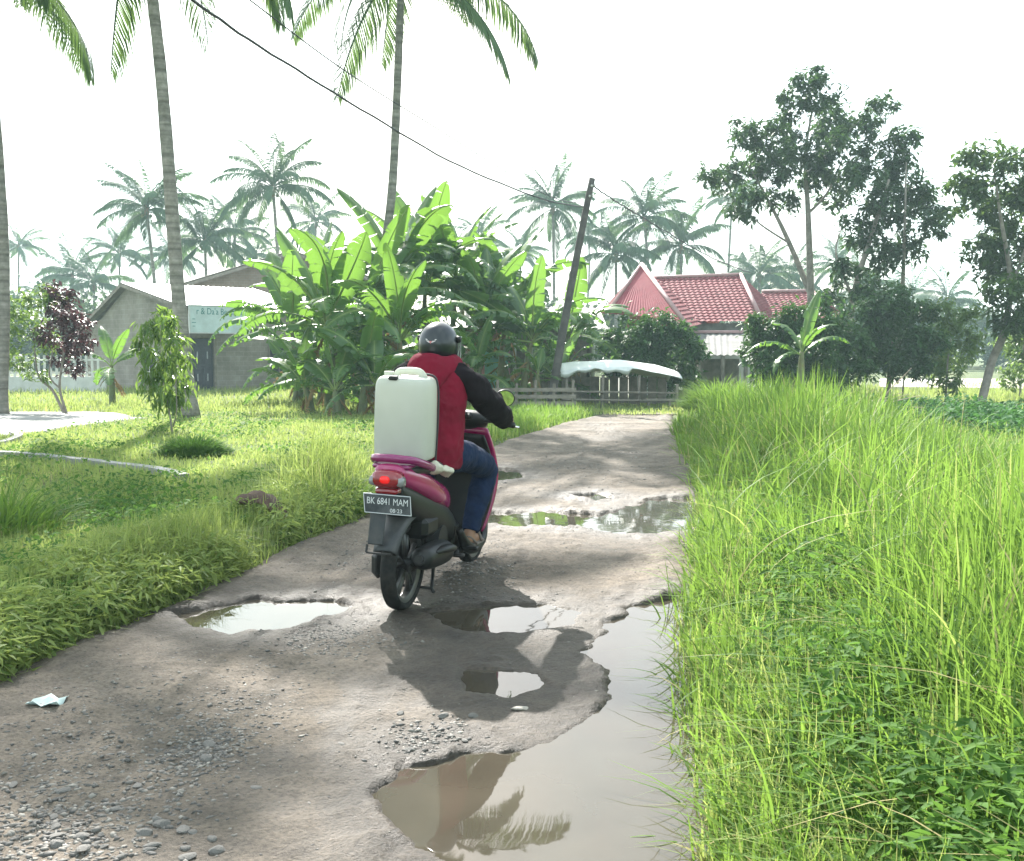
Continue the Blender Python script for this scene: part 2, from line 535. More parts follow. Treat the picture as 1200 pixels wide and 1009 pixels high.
def ribbon(name, pxs, width, mat, h=.05):
    P = [onground(*p) for p in pxs]
    K = spl([(p.x, p.y) for p in P], 24)
    m = MB(); rings = []
    for i, k in enumerate(K):
        t = K[min(i + 1, 23)] - K[max(i - 1, 0)]; t /= np.linalg.norm(t); nrm = np.array([-t[1], t[0]]) * width / 2
        z = gz(*k)
        rings.append([(k[0] - nrm[0], k[1] - nrm[1], z - .1), (k[0] - nrm[0], k[1] - nrm[1], z + h), (k[0] + nrm[0], k[1] + nrm[1], z + h), (k[0] + nrm[0], k[1] + nrm[1], z - .1)])
    m.loft(rings)
    return tag(m.build(name, mat), kind='structure')
ribbon('path_edging', [(-40, 541), (40, 546), (100, 553), (180, 562), (215, 570)], .13, concrete, .07)
ribbon('path', [(-40, 528), (0, 525), (22, 518), (15, 512)], .12, concrete, .06)
pale = solid('pale_gravel_yard', (.50, .46, .40), .95, .2, 1.5, bump=.5)
yp = [(1030, 459), (1300, 463), (1300, 449), (1030, 449)]
sheet('yard', [(G(*p).x, G(*p).y, gz(G(*p).x, G(*p).y) + .16) for p in yp], pale, thick=.3)

# ------------------------------------------------------------------ grass
def blades(P, h, w, az, lean, tint, nseg=2):
    """n blades as one array mesh; P (n,3)"""
    n = len(P)
    d = np.stack([np.cos(az), np.sin(az), np.zeros(n)], -1)
    tw = az + np.pi / 2 + rng.normal(0, .6, n)
    s = np.stack([np.cos(tw), np.sin(tw), np.zeros(n)], -1)
    V = []
    for k in range(nseg + 1):
        t = k / nseg
        out_ = h * lean * (t ** 2)
        up = h * (t - .45 * np.minimum(lean, 1.6) * t ** 2.4)
        c = P + d * out_[:, None]; c[:, 2] += up
        if k < nseg:
            ww = w * (1 - t ** 1.6 * .65) * .5
            V += [c - s * ww[:, None], c + s * ww[:, None]]
        else:
            V.append(c)
    m = len(V)
    V = np.stack(V, 1).reshape(-1, 3)
    b = (np.arange(n) * m)[:, None]
    F = []
    for k in range(nseg - 1):
        o = 2 * k
        F += [b + np.array([[o, o + 1, o + 3]]), b + np.array([[o, o + 3, o + 2]])]
    o = 2 * (nseg - 1)
    F.append(b + np.array([[o, o + 1, o + 2]]))
    F = np.concatenate(F, 0)
    T = np.repeat(tint, m)
    return V, F, T

def join(parts):
    V, F, T, o = [], [], [], 0
    for v, f, t in parts:
        V.append(v); F.append(f + o); T.append(t); o += len(v)
    return np.concatenate(V), np.concatenate(F), np.concatenate(T)

def leaves(P, size, ratio, nrm=None, droop=.3, tint=None, fold=.25, az=None):
    n = len(P)
    az = rng.uniform(0, 2 * np.pi, n) if az is None else az
    el = rng.normal(-droop, .45, n)
    d = np.stack([np.cos(az) * np.cos(el), np.sin(az) * np.cos(el), np.sin(el)], -1)
    r = rng.normal(0, 1, (n, 3)); r[:, 2] *= .4
    s = np.cross(d, np.array([0, 0, 1.0])) + .5 * r
    s -= d * (s * d).sum(1)[:, None]; s /= np.linalg.norm(s, axis=1)[:, None] + 1e-9
    u = np.cross(s, d)
    size = np.broadcast_to(size, (n,))[:, None]; ww = size * ratio * .5
    mid = P + d * size * .45 - u * ww * fold
    tip = P + d * size - np.array([0, 0, 1.0]) * size * .12
    V = np.stack([P, mid + s * ww + u * ww * fold * 2, tip, mid - s * ww + u * ww * fold * 2], 1).reshape(-1, 3)
    b = (np.arange(n) * 4)[:, None]
    F = np.concatenate([b + np.array([[0, 1, 2]]), b + np.array([[0, 2, 3]])], 0)
    T = np.repeat(rng.uniform(0, .9, n) if tint is None else tint, 4)
    return V, F, T

M_lawn = leafmat('lawn_grass', (.085, .15, .028), (.30, .37, .12), tr=(.50, .60, .15), tfac=.45, rough=.6, spec=.2, dry=(.36, .32, .16))
M_tall = leafmat('tall_grass', (.035, .092, .016), (.165, .27, .048), tr=(.33, .52, .08), tfac=.42, rough=.6, spec=.2, dry=(.40, .34, .16))
M_weed = leafmat('weed_leaves', (.03, .085, .018), (.11, .21, .045), tr=(.20, .38, .06), tfac=.38, rough=.7, spec=.12)

def scatter(n, y0, y1, p, xa, xb):
    """n points, more of them near the camera side of the meadow"""
    u = rng.uniform(0, 1, n)
    a, b = y0 ** (1 - p), y1 ** (1 - p)
    y = (a + (b - a) * u) ** (1 / (1 - p))
    x = xa(y) + (xb(y) - xa(y)) * rng.uniform(0, 1, n)
    return x, y

# lawn on the left
slabP = np.array([(p.x, p.y) for p in sl_pts])
x, y = scatter(330000, 1.8, 34, 1.3, lambda y: np.maximum(-.62 * y - 1.8, xl(y) - 17), lambda y: xl(y) + .25)
d = road_d(x, y)
keep = (d > -.02) & (poly_sd(x, y, [tuple(p) for p in slabP]) > .02)
clump = fbm(x * 1.3, y * 1.3, 51)
keep &= rng.uniform(0, 1, len(x)) < .35 + 1.1 * clump
keep &= (d > .12) | (rng.uniform(0, 1, len(x)) < .5)
x, y, d, clump = x[keep], y[keep], d[keep], clump[keep]
edge = np.exp(-((d - .35) / .38) ** 2)
tuft = np.exp(-(((x + 1.75) / .42) ** 2 + ((y - 9.3) / .9) ** 2)) * 1.6 + np.exp(-(((x + 2.2) / .5) ** 2 + ((y - 6.4) / .7) ** 2)) * .5
h = (.05 + .09 * rng.uniform(0, 1, len(x)) ** 1.5) * (.55 + .9 * clump) * (1 + 1.0 * edge * (.4 + clump) + 2.4 * tuft) * (1 + .2 * sstep(14, 30, y))
wd = np.clip(.0048 + .0005 * y, 0, .018) * rng.uniform(.7, 1.4, len(x))
hue = np.clip(.25 + .75 * fbm(x * .8, y * .8, 61) + rng.normal(0, .16, len(x)) - .25 * edge - .3 * tuft, 0, .9)
hue = np.where(rng.uniform(0, 1, len(x)) < .06, 1.0, hue)
P = np.stack([x, y, ground_z(x, y) - .005], -1)
V, F, T = blades(P, h, wd, rng.uniform(0, 2 * np.pi, len(x)), np.abs(rng.normal(.55, .45, len(x))), hue, 2)
tag(link('lawn_grass', mesh_np('lawn_grass', V, F, {'tint': T}), M_lawn), 'short sunlit grass with weeds covering the left verge', 'grass', kind='stuff')

# low broad-leaved weeds in the lawn
x, y = scatter(68000, 2.2, 26, 1.3, lambda y: np.maximum(-.6 * y, xl(y) - 12), lambda y: xl(y) + .1)
d = road_d(x, y); c = fbm(x * .9, y * .9, 71)
k = (d > .05) & (rng.uniform(0, 1, len(x)) < np.clip((c - .42) * 5, .05, 1)) & (poly_sd(x, y, [tuple(p) for p in slabP]) > .05)
x, y = x[k], y[k]
P = np.stack([x, y, ground_z(x, y) + rng.uniform(.02, .13, len(x))], -1)
V, F, T = leaves(P, rng.uniform(.03, .07, len(x)) * (1 + .02 * y), .5, droop=.1)
tag(link('lawn_weeds', mesh_np('lawn_weeds', V, F, {'tint': T}), M_weed), 'low broad leaved weeds growing through the left lawn', 'weeds', kind='stuff')

y = rng.uniform(3.9, 13, 30000) ** 1.0; y = 3.9 + (y - 3.9) * rng.uniform(0, 1, 30000); dd_ = rng.uniform(-.04, .8, 30000); x = xl(y) - dd_
k = (road_d(x, y) > -.03) & (fbm(x * 1.6, y * 1.6, 33) > .40); x, y = x[k], y[k]
P = np.stack([x, y, ground_z(x, y) + rng.uniform(.02, .22, len(x))], -1)
V, F, T = leaves(P, rng.uniform(.04, .105, len(x)), rng.uniform(.14, .3, (len(x), 1)), droop=.3)
tag(link('verge_leaves', mesh_np('verge_leaves', V, F, {'tint': T}), M_lawn), 'drooping narrow weed leaves along the left road edge', 'weeds', kind='stuff')

# tall grass on the right verge: tussocks of blades
x, y = scatter(6800, 1.2, 19.5, .75, lambda y: xr(y) - .05, lambda y: np.minimum(xr(y) + .62 * y + 1.2, xr(y) + 6.0))
d = road_d(x, y)
pond = np.sqrt(((x - 11.0) / 5.2) ** 2 + ((y - 20.2) / 2.3) ** 2)
far_ok = (y < 12.5) | (d < 2.6)
k = (d > .0) & (pond > 1.08) & far_ok
x, y, d = x[k], y[k], d[k]
tall = (.30 + .52 * sstep(.1, 1.1, d)) * (.6 + .75 * fbm(x * .7, y * .7, 81)) * (1 + .28 * sstep(9, 13, y)) * (1 - .18 * sstep(2.5, 5, d)) * (1 - .20 * sstep(4.5, 2.0, y)) * (1 - .62 * sstep(1.6, 4.2, x - xr(y)) * sstep(5.5, 9.5, y))
parts = []
nb = 12
bx = np.repeat(x, nb) + rng.normal(0, .055, len(x) * nb); by = np.repeat(y, nb) + rng.normal(0, .055, len(x) * nb)
az = np.arctan2(by - np.repeat(y, nb), bx - np.repeat(x, nb)) + rng.normal(0, .5, len(bx))
hh = np.repeat(tall, nb) * rng.uniform(.45, 1.12, len(bx))
wd = np.clip(.0085 + .0008 * by, 0, .022) * rng.uniform(.6, 1.35, len(bx))
hue = np.clip(.1 + .75 * fbm(bx * .6, by * .6, 91) + rng.normal(0, .2, len(bx)), 0, .9)
hue = np.where(rng.uniform(0, 1, len(bx)) < .07, 1.0, hue)
lean = np.abs(rng.normal(.38, .32, len(bx))) + np.where(rng.uniform(0, 1, len(bx)) < .12, .8, 0)
P = np.stack([bx, by, ground_z(bx, by) - .01], -1)
V, F, T = blades(P, hh, wd, az, lean, hue, 5)
tag(link('tall_grass', mesh_np('tall_grass', V, F, {'tint': T}, True), M_tall), 'tall backlit grass filling the right verge of the road', 'grass', kind='stuff')

# undergrowth: short grass and small leaves below the tall blades, spilling onto the road edge
x, y = scatter(90000, 1.2, 19, 1.1, lambda y: xr(y) - .12, lambda y: np.minimum(xr(y) + .6 * y + .6, xr(y) + 5.0))
d = road_d(x, y); k = (d > -.05) & (np.sqrt(((x - 11.0) / 5.2) ** 2 + ((y - 20.2) / 2.3) ** 2) > 1.1) & (rng.uniform(0, 1, len(x)) < .2 + .8 * np.exp(-d / 1.2)); x, y, d = x[k], y[k], d[k]
P = np.stack([x, y, ground_z(x, y) - .01], -1)
V, F, T = blades(P, rng.uniform(.08, .34, len(x)) * (.6 + .5 * sstep(0, .3, d)), np.clip(.0045 + .0006 * y, 0, .014) * rng.uniform(.7, 1.4, len(x)), rng.uniform(0, 2 * np.pi, len(x)), np.abs(rng.normal(.6, .4, len(x))), np.where(rng.uniform(0, 1, len(x)) < .1, 1, rng.uniform(0, .8, len(x))), 3)
tag(link('undergrowth_grass', mesh_np('undergrowth_grass', V, F, {'tint': T}), M_lawn), 'shorter grass growing along the foot of the tall right verge', 'grass', kind='stuff')
x, y = scatter(70000, 1.3, 14, 1.3, lambda y: xr(y), lambda y: xr(y) + .42 * y + .4)
d = road_d(x, y); k = (d > .03) & (fbm(x * 1.5, y * 1.5, 101) > .44); x, y, d = x[k], y[k], d[k]
P = np.stack([x, y, ground_z(x, y) + rng.uniform(.03, .40, len(x)) * sstep(0, .5, d)], -1)
V, F, T = leaves(P, rng.uniform(.03, .075, len(x)), .38, droop=.1)
tag(link('verge_weeds', mesh_np('verge_weeds', V, F, {'tint': T}), M_weed), 'small pointed weed leaves mixed into the right verge', 'weeds', kind='stuff')

# long stray blades arching over the puddle
V, F, T = [], [], []
n = 60
y = rng.uniform(2.2, 9.5, n); x = xr(y) + rng.uniform(.02, .25, n)
P = np.stack([x, y, ground_z(x, y)], -1)
V, F, T = blades(P, rng.uniform(.35, .62, n), rng.uniform(.006, .012, n), rng.normal(math.pi, .6, n), rng.uniform(.35, .85, n), rng.uniform(.2, .9, n), 6)
tag(link('arching_grass', mesh_np('arching_grass', V, F, {'tint': T}, True), M_tall), 'long grass blades arching over the water at the puddle edge', 'grass', kind='stuff')

n = 420
y = rng.uniform(4.5, 11, n); x = xr(y) + rng.uniform(.15, 3.2, n)
P = np.stack([x, y, ground_z(x, y)], -1)
V, F, T = blades(P, rng.uniform(.7, 1.15, n) * (1 - .5 * sstep(1.6, 4.2, x - xr(y)) * sstep(5.5, 9.5, y)), rng.uniform(.009, .016, n), rng.normal(0, 1.6, n), rng.uniform(.3, 1.0, n), np.where(rng.uniform(0, 1, n) < .08, 1, rng.uniform(.3, .9, n)), 8)
tag(link('long_grass_blades', mesh_np('long_grass_blades', V, F, {'tint': T}, True), M_tall), 'long broad blades standing out of the tall right verge', 'grass', kind='stuff')

# pond bank and far meadow growth
def rough_growth(name, label, n, y0, y1, xa, xb, hmin, hmax, mat, w0=.02):
    x, y = scatter(n, y0, y1, .5, xa, xb)
    k = (road_d(x, y) > .1) & (np.sqrt(((x - 11.0) / 5.2) ** 2 + ((y - 20.2) / 2.3) ** 2) > 1.02); x, y = x[k], y[k]
    c = fbm(x * .7, y * .7, 111)
    P = np.stack([x, y, ground_z(x, y) - .02], -1)
    V1 = blades(P, rng.uniform(hmin, hmax, len(x)) * (.4 + 1.2 * c), w0 * rng.uniform(.6, 1.3, len(x)), rng.uniform(0, 6.28, len(x)), np.abs(rng.normal(.4, .3, len(x))), np.where(rng.uniform(0, 1, len(x)) < .12, 1, rng.uniform(0, .9, len(x))), 3)
    tag(link(name, mesh_np(name, V1[0], V1[1], {'tint': V1[2]}), mat), label, 'grass', kind='stuff')
rough_growth('meadow_grass', 'rough meadow grass beyond the pond', 26000, 21.5, 46, lambda y: np.full(y.shape, 4.2) + (y - 21) * .2, lambda y: y * .62, .15, .45, M_lawn, .022)
rough_growth('yard_grass', 'rough grass between the lawn and the block houses', 22000, 26, 44, lambda y: -.52 * y, lambda y: np.full(y.shape, -1.0), .10, .30, M_lawn, .024)
x = rng.uniform(6.0, 16.5, 16000); y = rng.uniform(22.0, 24.6, 16000)
k = np.sqrt(((x - 11.0) / 5.2) ** 2 + ((y - 20.2) / 2.3) ** 2) > .93; x, y = x[k], y[k]
P = np.stack([x, y, ground_z(x, y) + rng.uniform(0, .42, len(x)) * fbm(x * 1.4, y * 1.4, 4) * 1.6], -1)
V, F, T = leaves(P, rng.uniform(.07, .15, len(x)), .7, droop=0)
M_bank = leafmat('bank_leaves', (.03, .09, .03), (.08, .19, .07), tfac=.3, rough=.65, spec=.15)
tag(link('bank_plants', mesh_np('bank_plants', V, F, {'tint': T}), M_bank), 'dark leafy water plants along the far bank of the pond', 'plants', kind='stuff')
x = rng.uniform(7.2, 11, 9000); y = rng.uniform(14.5, 18.0, 9000)
P = np.stack([x, y, ground_z(x, y) + rng.uniform(.05, .55, len(x)) * fbm(x, y, 3) * 1.4], -1)
V, F, T = leaves(P, rng.uniform(.06, .12, len(x)), .6, droop=0)
tag(link('pond_edge_plants', mesh_np('pond_edge_plants', V, F, {'tint': T}), M_bank), 'leafy creeper mounds between the tall grass and the pond', 'plants', kind='stuff')

# verge in front of the banana grove
x = rng.uniform(-1.0, 3.2, 9000); y = rng.uniform(15.5, 25.5, 9000)
k = (road_d(x, y) > .02) & (x < xl(y)) & (x > xl(y) - 2.2); x, y = x[k], y[k]
P = np.stack([x, y, ground_z(x, y)], -1)
V, F, T = blades(P, rng.uniform(.12, .4, len(x)), .016 * rng.uniform(.6, 1.3, len(x)), rng.uniform(0, 6.28, len(x)), np.abs(rng.normal(.4, .3, len(x))), rng.uniform(0, .9, len(x)), 3)
tag(link('grove_grass', mesh_np('grove_grass', V, F, {'tint': T}), M_tall), 'bright grass at the foot of the bananas by the road', 'grass', kind='stuff')

# ------------------------------------------------------------------ stones and gravel
def rock(seed, flat=.5, sub=1):
    import bmesh
    bm = bmesh.new(); bmesh.ops.create_icosphere(bm, subdivisions=sub, radius=1)
    r_ = random.Random(seed)
    ax = Vector((r_.uniform(.8, 1.3), r_.uniform(.6, .9), flat * r_.uniform(.7, 1.2)))
    cuts = [(Vector((r_.gauss(0, 1), r_.gauss(0, 1), r_.gauss(0, 1))).normalized(), r_.uniform(.55, .9)) for _ in range(7)]
    for v in bm.verts:
        for nn, dd in cuts:
            e = v.co.dot(nn) - dd
            if e > 0: v.co -= nn * e
        v.co = Vector((v.co.x * ax.x, v.co.y * ax.y, v.co.z * ax.z))
    me = bpy.data.meshes.new('stone'); bm.to_mesh(me); bm.free()
    return me
M_stone = solid('road_stone', (.17, .158, .145), .8, .35, 12, bump=.5, bscale=30)
M_stone_pale = solid('pale_stone', (.42, .37, .32), .75, .18, 9, bump=.3)
# gravel: loose chips, joined
protos = []
for k in range(6):
    me = rock(k, .45, 1 if k < 2 else 1)
    v = np.array([p.co[:] for p in me.vertices]); f = np.array([p.vertices[:] for p in me.polygons])
    protos.append((v, f)); bpy.data.meshes.remove(me)
import bmesh as _bm
octv = np.array([(1, 0, 0), (0, 1, 0), (-1, 0, 0), (0, -1, 0), (0, 0, 1), (0, 0, -1)], float)
octf = np.array([(0, 1, 4), (1, 2, 4), (2, 3, 4), (3, 0, 4), (1, 0, 5), (2, 1, 5), (3, 2, 5), (0, 3, 5)])
GP = []   # (x, y, size)
def gravel(n, cx, cy, sx, sy, s0, s1):
    c = G(cx, cy); a = G(cx + sx, cy); b = G(cx, cy - sy)
    X_ = rng.normal(c.x, abs(a.x - c.x) * .55, n); Y_ = rng.normal(c.y, abs(b.y - c.y) * .55, n)
    for q in range(n): GP.append((X_[q], Y_[q], s0 * (s1 / s0) ** rng.uniform(0, 1)))
gravel(700, 385, 748, 75, 20, .006, .02)
gravel(600, 265, 860, 70, 60, .006, .02)
gravel(500, 240, 880, 45, 25, .008, .022)
gravel(1500, 60, 930, 170, 110, .006, .024)
gravel(900, 60, 985, 130, 60, .008, .028)
gravel(800, 150, 830, 160, 70, .005, .016)
gravel(900, 540, 668, 55, 32, .008, .024)
gravel(350, 500, 866, 60, 22, .008, .022)
gravel(500, 640, 655, 160, 50, .006, .016)
gravel(500, 660, 560, 120, 30, .01, .03)
gravel(500, 700, 528, 90, 20, .012, .03)
gravel(260, 330, 640, 40, 20, .007, .02)
gravel(300, 420, 655, 40, 24, .007, .02)
gravel(500, 560, 760, 220, 90, .004, .010)
for q in range(1800):
    y_ = rng.uniform(2.4, 12); x_ = rng.uniform(xl(y_), xr(y_)); GP.append((x_, y_, rng.uniform(.003, .011)))
A = np.array(GP)
zz, sdd, _, _ = road_parts(A[:, 0][None], A[:, 1][None]); zz = zz[0]; sdd = sdd[0]
k = (sdd > .03) & (road_d(A[:, 0], A[:, 1]) < -.02); A = A[k]; zz = zz[k]
n = len(A)
rotz = rng.uniform(0, 6.28, n); sc3 = np.stack([rng.uniform(.8, 1.5, n), rng.uniform(.5, 1, n), rng.uniform(.3, .6, n)], -1) * A[:, 2:3] * .66
v = octv[None] + rng.normal(0, .22, (n, 6, 3)); v = v * sc3[:, None, :]
vx = v[..., 0] * np.cos(rotz)[:, None] - v[..., 1] * np.sin(rotz)[:, None]; vy = v[..., 0] * np.sin(rotz)[:, None] + v[..., 1] * np.cos(rotz)[:, None]
V = np.stack([vx + A[:, 0:1], vy + A[:, 1:2], v[..., 2] + zz[:, None] + sc3[:, 2:3] * -.1], -1).reshape(-1, 3)
F = ((np.arange(n) * 6)[:, None, None] + octf[None]).reshape(-1, 3)
def gravel_mat():
    m, t, o = newmat('gravel_chips')
    a = N(t, 'ShaderNodeAttribute', _attribute_name='tint')
    c = ramp(t, a.outputs['Fac'], [(0, (.07, .066, .062)), (.5, (.14, .128, .115)), (.85, (.21, .19, .165)), (1, (.30, .275, .24))])
    p = N(t, 'ShaderNodeBsdfPrincipled', Roughness=.75); t.links.new(c, p.inputs['Base Color']); t.links.new(p.outputs[0], o.inputs[0]); return m
tag(link('gravel', mesh_np('gravel', V, F, {'tint': np.repeat(rng.uniform(0, 1, n) ** 1.4, 6)}), gravel_mat()), 'loose grey gravel chips scattered over the muddy road', 'gravel', kind='stuff')

rocks = [rock(20 + k, .5, 2) for k in range(7)]
for me in rocks: me.materials.append(M_stone)
def stone(px, py, s, me, label, group, rz=0, mat=None):
    p = G(px, py); z = road_z(p.x, p.y)
    o = link('stone', me, None, None, (p.x, p.y, z + s * .05), (rng.normal(0, .12), rng.normal(0, .12), rz)); o.scale = (s, s, s)
    return tag(o, label, 'stone', group)
for q in range(30):
    px = rng.uniform(-10, 260); py = 1005 - abs(rng.normal(0, 30)) if q < 22 else rng.uniform(800, 960)
    stone(px, py, rng.uniform(.014, .028), rocks[q % 7], 'rounded grey stone bedded among the gravel at the road side', 'grey stones bedded in the gravel', rng.uniform(0, 6))
for px, py in [(400, 872), (325, 846), (300, 920), (480, 878), (520, 842), (555, 838), (405, 660), (545, 868), (470, 836)]:
    stone(px, py, rng.uniform(.014, .022), rocks[int(rng.integers(7))], 'lone stone lying on the mud between the puddles', 'lone stones on the mud', rng.uniform(0, 6))
ps = rock(99, .32, 2); ps.materials.append(M_stone_pale)
stone(610, 829, .042, ps, 'pale flat stone lying beside the small puddle', None, .1)
ps2 = rock(98, .5, 2); ps2.materials.append(M_stone_pale)
o = stone(797, 1000, .035, ps2, 'pale stone poking out of the large puddle', None, 1)

# ------------------------------------------------------------------ trees and shrubs
M_bark = solid('grey_bark', (.23, .20, .17), .9, .35, 6, bump=.8, bscale=18)
M_tree = leafmat('tree_leaves', (.009, .028, .012), (.050, .11, .034), tr=(.11, .21, .045), tfac=.28, rough=.45, spec=.4)
M_tree_warm = leafmat('bright_tree_leaves', (.015, .045, .012), (.075, .135, .035), tr=(.17, .28, .05), tfac=.34, rough=.45, spec=.4)
M_bush = leafmat('bush_leaves', (.009, .032, .011), (.055, .13, .034), tr=(.12, .25, .045), tfac=.28, rough=.5, spec=.3)
M_bush_pale = leafmat('pale_bush_leaves', (.05, .11, .025), (.15, .24, .06), tr=(.26, .38, .07), tfac=.4, rough=.45, spec=.4)  # lighter green foliage, the shrubs' own leaf colour
M_purple = leafmat('purple_leaves', (.028, .012, .018), (.085, .035, .045), tr=(.13, .045, .05), tfac=.28, rough=.4, spec=.45)
M_far = leafmat('far_leaves', (.018, .05, .025), (.055, .11, .045), tr=(.13, .2, .06), tfac=.3, rough=.6, spec=.2)

def crown_mesh(name, blobs, size, per, squash=.8, droop=.35, ratio=.42, sub=9, edge=.55):
    """blobs: (centre, radius). Leaves gather on small twigs spread through each blob."""
    Ps, T = [], []
    for c, r in blobs:
        nn = max(6, int(per * r * r))
        nc = max(3, int(sub * (1 + r)))
        q = rng.normal(0, 1, (nc, 3)); q /= np.linalg.norm(q, axis=1)[:, None]
        q *= (r * rng.uniform(.25, 1.0, nc) ** .6)[:, None]; q[:, 2] *= squash
        tw = rng.integers(0, nc, nn)
        rr = r * edge * (.35 + .65 * rng.uniform(0, 1, nc))
        p = q[tw] + rng.normal(0, 1, (nn, 3)) * rr[tw][:, None] * .42
        Ps.append(p + np.array(c))
        tt = rng.uniform(0, 1, nc)
        T.append(np.clip(tt[tw] * .5 + rng.uniform(0, .45, nn), 0, .9))
    P = np.concatenate(Ps); T = np.concatenate(T)
    V, F, Tv = leaves(P, size * rng.uniform(.6, 1.3, len(P)), ratio, droop=droop, tint=T)
    return mesh_np(name, V, F, {'tint': Tv})

def tree(name, label, cat, d, blobs, trunks, leaf, per, lm, group=None, bark=None, base=None, squash=.85, droop=.35, ratio=.42, dj=.6, sub=9, edge=.55):
    """blobs (px,py,rpx), trunks [[(px,py,r_m)..]] at distance d"""
    b0 = trunks[0][0]
    base = W(b0[0], b0[1], d)
    base.z = gz(base.x, base.y) - .03
    root = empty(name, base, 0, label, cat, group)
    m = MB()
    for ti, tr in enumerate(trunks):
        pts = [W(p[0], p[1], d + (rng.uniform(-.3, .3) if i else 0)) - base for i, p in enumerate(tr)]
        if ti == 0: pts[0] = Vector((0, 0, -.1))
        K = spl([(*p, tr[i][2]) for i, p in enumerate(pts)], 5 * len(pts))
        m.tube([k[:3] for k in K], [max(.008, k[3] * .78) for k in K], 8)
    m.build('trunk', bark or M_bark, root, True)
    B = []
    for b in blobs:
        dd = d + rng.uniform(-dj, dj) * b[2] * d / FPX * 1.6
        B.append((W(b[0], b[1], dd) - base, b[2] * dd / FPX))
    link('crown', crown_mesh('crown', B, leaf, per, squash, droop, ratio, sub, edge), lm, root)
    return root

tree('tall_tree', 'tall slender tree with open clumped crown rising behind the red roof', 'tree', 36,
     [(960,108,26),(985,140,30),(925,122,22),(900,160,28),(870,158,22),(850,205,22),(872,235,26),(835,203,16),(935,175,28),(975,180,34),(1003,165,28),(1035,122,17),(1020,140,14),(920,232,20),(905,198,24),(975,222,24),(948,92,18),(885,190,22),(960,205,24),(1000,200,18)],
     [[(955,430,.20),(950,340,.17),(947,250,.12),(944,180,.07),(955,115,.03)], [(952,350,.14),(925,285,.11),(903,240,.07),(878,195,.03)], [(947,250,.07),(970,225,.05),(990,180,.03)], [(925,285,.05),(890,262,.035),(862,235,.02)], [(945,195,.05),(975,170,.035),(1020,130,.02)]],
     .25, 1000, M_tree, dj=1.2)
tree('dark_tree', 'dark leafy tree standing right beside the tall slender tree', 'tree', 34,
     [(1010,208,24),(1050,185,26),(1058,155,18),(1035,240,32),(1075,235,28),(1005,275,28),(1092,265,20),(1060,285,26),(1108,250,14),(1035,300,24),(990,315,22),(1015,335,24),(975,350,18),(1060,210,26)],
     [[(985,440,.17),(1000,350,.14),(1020,280,.10),(1042,210,.05)], [(1050,440,.12),(1057,350,.10),(1060,270,.06),(1062,190,.03)], [(1000,350,.07),(980,300,.04),(985,270,.02)]],
     .25, 1050, M_tree, dj=1.2)
tree('leaning_tree', 'leafy tree with a pale leaning trunk beyond the pond', 'tree', 29,
     [(1150,195,30),(1190,195,32),(1135,238,24),(1175,245,34),(1205,260,36),(1160,300,30),(1200,310,36),(1180,345,30),(1150,290,20),(1200,370,26),(1125,215,18),(1220,220,34),(1175,375,20),(1235,300,36)],
     [[(1148,470,.17),(1162,425,.155),(1176,390,.14),(1184,330,.10),(1172,250,.06),(1165,200,.03)], [(1184,340,.08),(1205,280,.05),(1215,220,.02)], [(1176,385,.06),(1200,360,.035),(1215,350,.02)]],
     .24, 1150, M_tree_warm, dj=1.0)
for (nm, lb, ct, d, bl, trk, lf, per, mt) in [
    ('mango_bush', 'dense rounded bush hiding the wall below the red roof', 'bush', 34, [(720,402,20),(742,392,26),(775,385,26),(800,398,24),(760,415,30),(790,422,24),(815,408,16),(725,425,20),(775,440,24),(805,440,18)], [[(765,470,.08),(766,430,.05),(768,400,.02)]], .23, 1900, M_bush),
    ('round_mango_tree', 'broad dark green mango tree behind the young banana plant', 'tree', 28, [(900,385,26),(935,375,26),(965,372,28),(900,415,30),(940,405,34),(980,400,34),(915,440,28),(960,440,32),(995,430,26),(885,405,18),(930,452,26)], [[(945,470,.10),(947,430,.07),(950,395,.03)]], .19, 2600, M_bush),
    ('domed_mango_tree', 'dome shaped dark tree on a short trunk by the pale yard', 'tree', 30, [(1020,365,24),(1050,358,26),(1078,368,24),(1015,395,26),(1048,392,34),(1080,398,26),(1030,420,26),(1065,422,26)], [[(1040,472,.11),(1042,440,.09),(1046,400,.04)]], .19, 2600, M_bush),
    ('pale_shrub', 'light green loose shrub standing in front of the pale yard', 'shrub', 30, [(1105,365,20),(1125,390,22),(1095,400,22),(1120,420,22),(1090,430,18),(1110,445,20),(1135,370,16),(1140,405,16)], [[(1108,474,.05),(1110,430,.035),(1115,390,.015)]], .19, 1500, M_bush_pale),
    ('edge_shrub', 'green shrub behind the leaning trunk', 'shrub', 33, [(1190,400,22),(1205,425,24),(1185,440,18),(1215,385,24)], [[(1195,465,.06),(1197,430,.04),(1200,400,.02)]], .19, 1500, M_bush_pale),
    ('green_shrub', 'leafy green shrub growing beside the purple bush', 'shrub', 25, [(20,360,22),(45,350,20),(10,390,24),(40,385,22),(60,400,14),(30,425,16),(8,420,16),(60,350,14),(45,440,12)], [[(78,476,.05),(62,458,.045),(45,440,.03),(40,400,.02)]], .16, 1300, M_bush_pale),
    ('purple_shrub', 'dark purple leaved shrub beside the block house', 'shrub', 24.5, [(70,350,18),(80,375,22),(62,390,18),(90,400,18),(75,415,20),(100,378,12),(62,340,12),(88,430,12),(105,400,10),(70,365,14)], [[(80,476,.05),(70,455,.04),(74,420,.03),(76,380,.015)], [(70,455,.03),(58,440,.025),(62,410,.015)]], .15, 2000, M_purple)]:
    tree(nm, lb, ct, d, bl, trk, lf, per, mt, dj=1.2, sub=14, ratio=.40)

